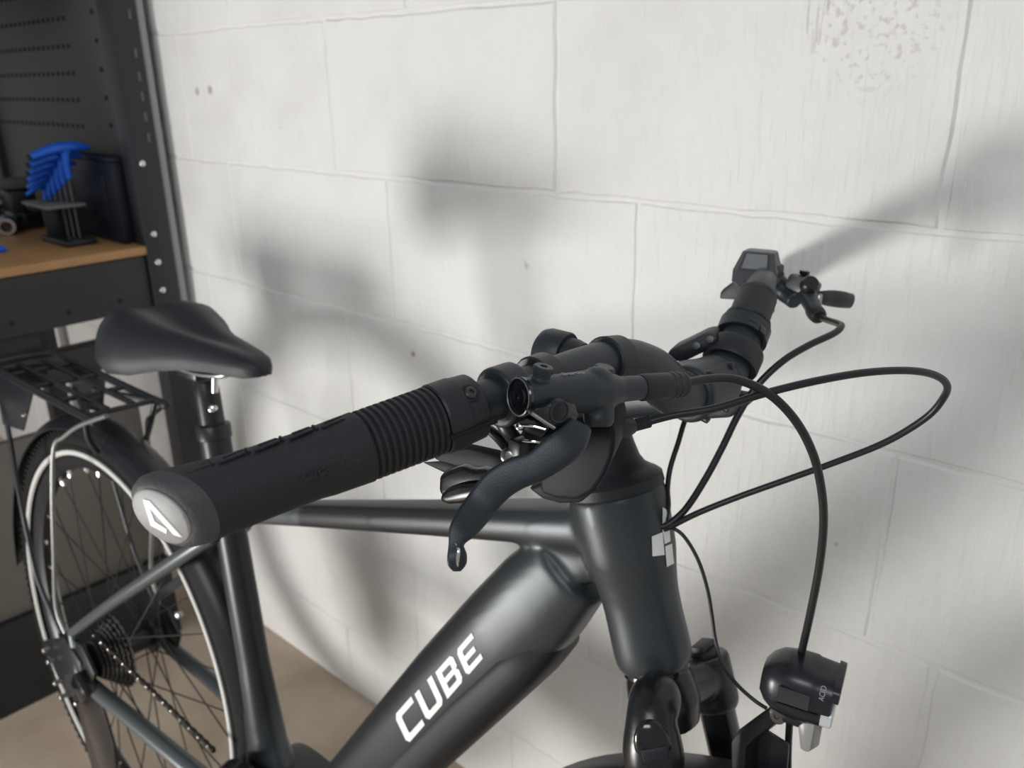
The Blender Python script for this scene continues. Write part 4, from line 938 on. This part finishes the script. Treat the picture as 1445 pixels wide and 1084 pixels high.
for y in (20, 75, 108, 136, 165, 194):
    q = PL(180 + y * 0.155, y, 0, Xf + 0.004)
    obj('post_slot', box(q - bench.location, (0.002, 0.004, 0.016), 0.0006), mat('slot_dark', (0.12, 0.12, 0.12), 0.5), bench)
panel = bpart('pegboard', Xf - 0.045, -2.66, 0.770, 0.785, 0.86, 1.75, PEG, 0.001)
HOLE = mat('hole_black', (0.004, 0.004, 0.004), 0.8)
hm = None
# perforations: rows of small slots along the panel
hb_ = bmesh.new(); 
for zi in range(16):
    z = 1.115 + zi * 0.052
    for xi in range(44):
        x = -1.90 - xi * 0.026
        if x < -2.64: break
        box(V(x, 0.7697, z) - bench.location, (0.010, 0.0012, 0.008), 0, hb_)
ho = obj('perforation', hb_, HOLE, panel, smooth=False); ho['kind'] = 'stuff'
for z in (1.05 + 0.052 * k for k in range(7)):
    obj('panel_screw', lathe(V(-1.765, 0.770, z + 0.07) - bench.location, (0, -1, 0), [(0, 0.005), (0.002, 0.0045)], 10), HOLE, panel)
bpart('hood', Xf - 0.06, -2.6, 0.40, 0.768, 1.44, 1.50, BLK)
dw = bpart('drawer_box', Xf - 0.03, -2.15, 0.05, 0.532, 0.712, 0.768, BLK)
bpart('lower_rail', Xf - 0.005, Xf - 0.045, -0.57, 0.748, 0.668, 0.722, BLK)
bpart('floor_shade_board', Xf - 0.035, Xf - 0.07, -0.57, 0.70, 0.0, 0.20, BLK)  # added black board in place of the soft shade band at floor level
bpart('under_bench_shade', Xf - 0.05, Xf - 0.068, -0.57, 0.70, 0.20, 0.56, mat('shade_greybrown', (0.17, 0.16, 0.14), 0.6, vary=0.15, vscale=5))  # added board whose colour stands in for the shaded floor under the bench
for x, y in ((17, 457), (97, 441), (170, 425)):
    p = PL(x, y, 0, Xf - 0.005)
    obj('apron_hole', lathe(p - bench.location, (1, 0, 0), [(-0.002, 0.005), (0.0006, 0.005)], 12), HOLE, bench)

# things on the bench
zt = 0.8952
def on_top(x, y): return PL(x, y, 2, zt)
nb = empty('storage_box', 'dark navy box standing on the bench beside the steel post', 'box', (-1.88, 0.745, zt))
obj('box_body', box(V(0, 0, 0.080), (0.36, 0.036, 0.16), 0.006), mat('navy_plastic', (0.003, 0.006, 0.016), 0.5), nb)
obj('box_lid', box(V(0, 0, 0.164), (0.365, 0.040, 0.010), 0.003), mat('navy_plastic2', (0.004, 0.008, 0.02), 0.5), nb)
obj('box_panel', box(V(0.0, -0.019, 0.09), (0.28, 0.004, 0.09), 0.002), MATS['navy_plastic2'], nb)
# hex key set
hk = on_top(112, 340)
hs_ = empty('hex_key_holder', 'black stand with a grey plate holding blue-handled hex keys', 'tool holder', (hk.x, hk.y - 0.02, zt))
HKR = hs_.location.copy()
obj('foot', box(V(0.0, 0.0, 0.006), (0.13, 0.06, 0.012), 0.003), SATIN, hs_)
obj('back_plate', box(V(-0.025, 0, 0.045), (0.008, 0.06, 0.075), 0.002), SATIN, hs_)
obj('top_plate', prism([V(-0.085, -0.045, 0.075), V(0.05, -0.05, 0.075), V(0.055, 0.025, 0.075), V(-0.085, 0.025, 0.075)], V(0, 0, 0.006), 0.001), mat('plate_grey', (0.16, 0.15, 0.14), 0.5), hs_)
sizes = ['tallest of the six', 'second tallest of the six', 'third tallest of the six', 'third shortest of the six', 'second shortest of the six', 'shortest of the six']
for k in range(6):
    sc_ = 1.0 - 0.09 * k
    base = HKR + V(0.034 - k * 0.0205, 0.010 - k * 0.003, 0)
    e = empty('hex_key', 'blue-handled hex key, %s in the bench stand' % sizes[k], 'hex key', base, 0, 'blue-handled hex keys in the bench stand')
    top = 0.182 - 0.016 * k
    obj('shaft', lathe(V(0, 0, 0.013), (0, 0.0, 1), [(0, 0.0035 * sc_), (top - 0.035, 0.0035 * sc_)], 6), STEEL if False else mat('key_steel', (0.12, 0.12, 0.125), 0.35, metal=0.9), e, smooth=False)
    hp = bmesh.new()
    tube([V(0, 0, top - 0.055 * sc_), V(0, 0, top - 0.02), V(0, 0.004, top)], [0.0065 * sc_, 0.008 * sc_, 0.0092 * sc_], 14, 4, hp)
    tube([V(0, 0.050 * sc_, top + 0.002), V(0, 0.02 * sc_, top + 0.006), V(0, -0.02 * sc_, top + 0.004), V(0, -0.062 * sc_, top - 0.008)], [0.005 * sc_, 0.0098 * sc_, 0.0098 * sc_, 0.0065 * sc_], 14, 4, hp, flat=1.25)
    obj('handle', weld(hp, 0.0022, 3), BLUE, e, sharp=3.2)
    if k < 3: obj('size_cap', lathe(V(0, -0.062 * sc_, top - 0.008), (0, -1, -0.2), [(0, 0.006 * sc_), (0.006, 0.006 * sc_)], 10), RUBBER2, e)
# clutter at the far end of the top
def clutter_tube(px, py, r, L_, ax, m_, label, name, cat):
    p = on_top(px, py)
    e = empty(name, label, cat, (p.x, p.y, zt))
    a = Vector(ax).normalized()
    obj('barrel', ring_lathe(V(0, 0, r) + a * 0, a, [(-L_ / 2, r * 0.62), (-L_ / 2, r * 0.95), (-L_ / 2 + 0.003, r), (L_ / 2 - 0.003, r), (L_ / 2, r * 0.95), (L_ / 2, r * 0.62)], 28), m_, e)
    obj('rim', ring_lathe(V(0, 0, r) + a * (L_ / 2), a, [(-0.002, r * 0.60), (-0.002, r * 0.92), (0.002, r * 0.92), (0.002, r * 0.60)], 28), CHROME, e)
    return e
clutter_tube(12, 330, 0.019, 0.06, (1, -0.35, 0), mat('hub_grey', (0.22, 0.22, 0.22), 0.35, metal=0.8), 'grey metal tube end lying at the far end of the bench top', 'metal_tube', 'part')
p = on_top(60, 322)
e = empty('bench_vise', 'small dark clamp with a flat grey jaw behind the hex keys', 'vise', (p.x - 0.05, p.y - 0.02, zt))
obj('vise_base', box(V(0, 0, 0.02), (0.10, 0.07, 0.04), 0.006), GLOSS, e)
obj('vise_body', box(V(0, 0, 0.06), (0.07, 0.055, 0.05), 0.008), SATIN, e)
obj('jaw', box(V(0.0, -0.01, 0.098), (0.06, 0.09, 0.022), 0.005), mat('jaw_grey', (0.11, 0.105, 0.10), 0.4), e)
obj('screw_knob', lathe(V(0.05, 0, 0.055), (1, 0, 0), [(0, 0.006), (0.025, 0.006), (0.026, 0.012), (0.034, 0.012)], 16), CHROME, e)
p = on_top(14, 318)
e = empty('parts_tray', 'dark tray of small parts with a red strip on the bench', 'tray', (p.x - 0.12, p.y - 0.03, zt))
obj('tray', box(V(0, 0, 0.02), (0.16, 0.10, 0.04), 0.005), SATIN, e)
obj('red_strip', box(V(0.05, 0, 0.046), (0.03, 0.07, 0.012), 0.003), mat('red_plastic', (0.35, 0.03, 0.02), 0.4), e)
obj('tray_rim', box(V(0, 0, 0.062), (0.14, 0.085, 0.02), 0.006), mat('jaw_grey', (0.11, 0.105, 0.10), 0.4), e)
p = on_top(4, 356)
e = empty('blue_tool', 'blue flat tool handle lying by the front edge of the bench', 'tool', (p.x, p.y - 0.02, zt))
e.location = (p.x, p.y - 0.015, zt)
obj('tool_handle', box(V(0, -0.02, 0.006), (0.016, 0.085, 0.012), 0.004, M=axes((1, 0.1, 0), (0, 0, 1))), BLUE, e)
obj('tool_shaft', tube([V(0, -0.06, 0.006), V(0, -0.11, 0.006)], 0.003, 8), CHROME, e)
print('blocks', blocks, 'objects', len(bpy.data.objects))
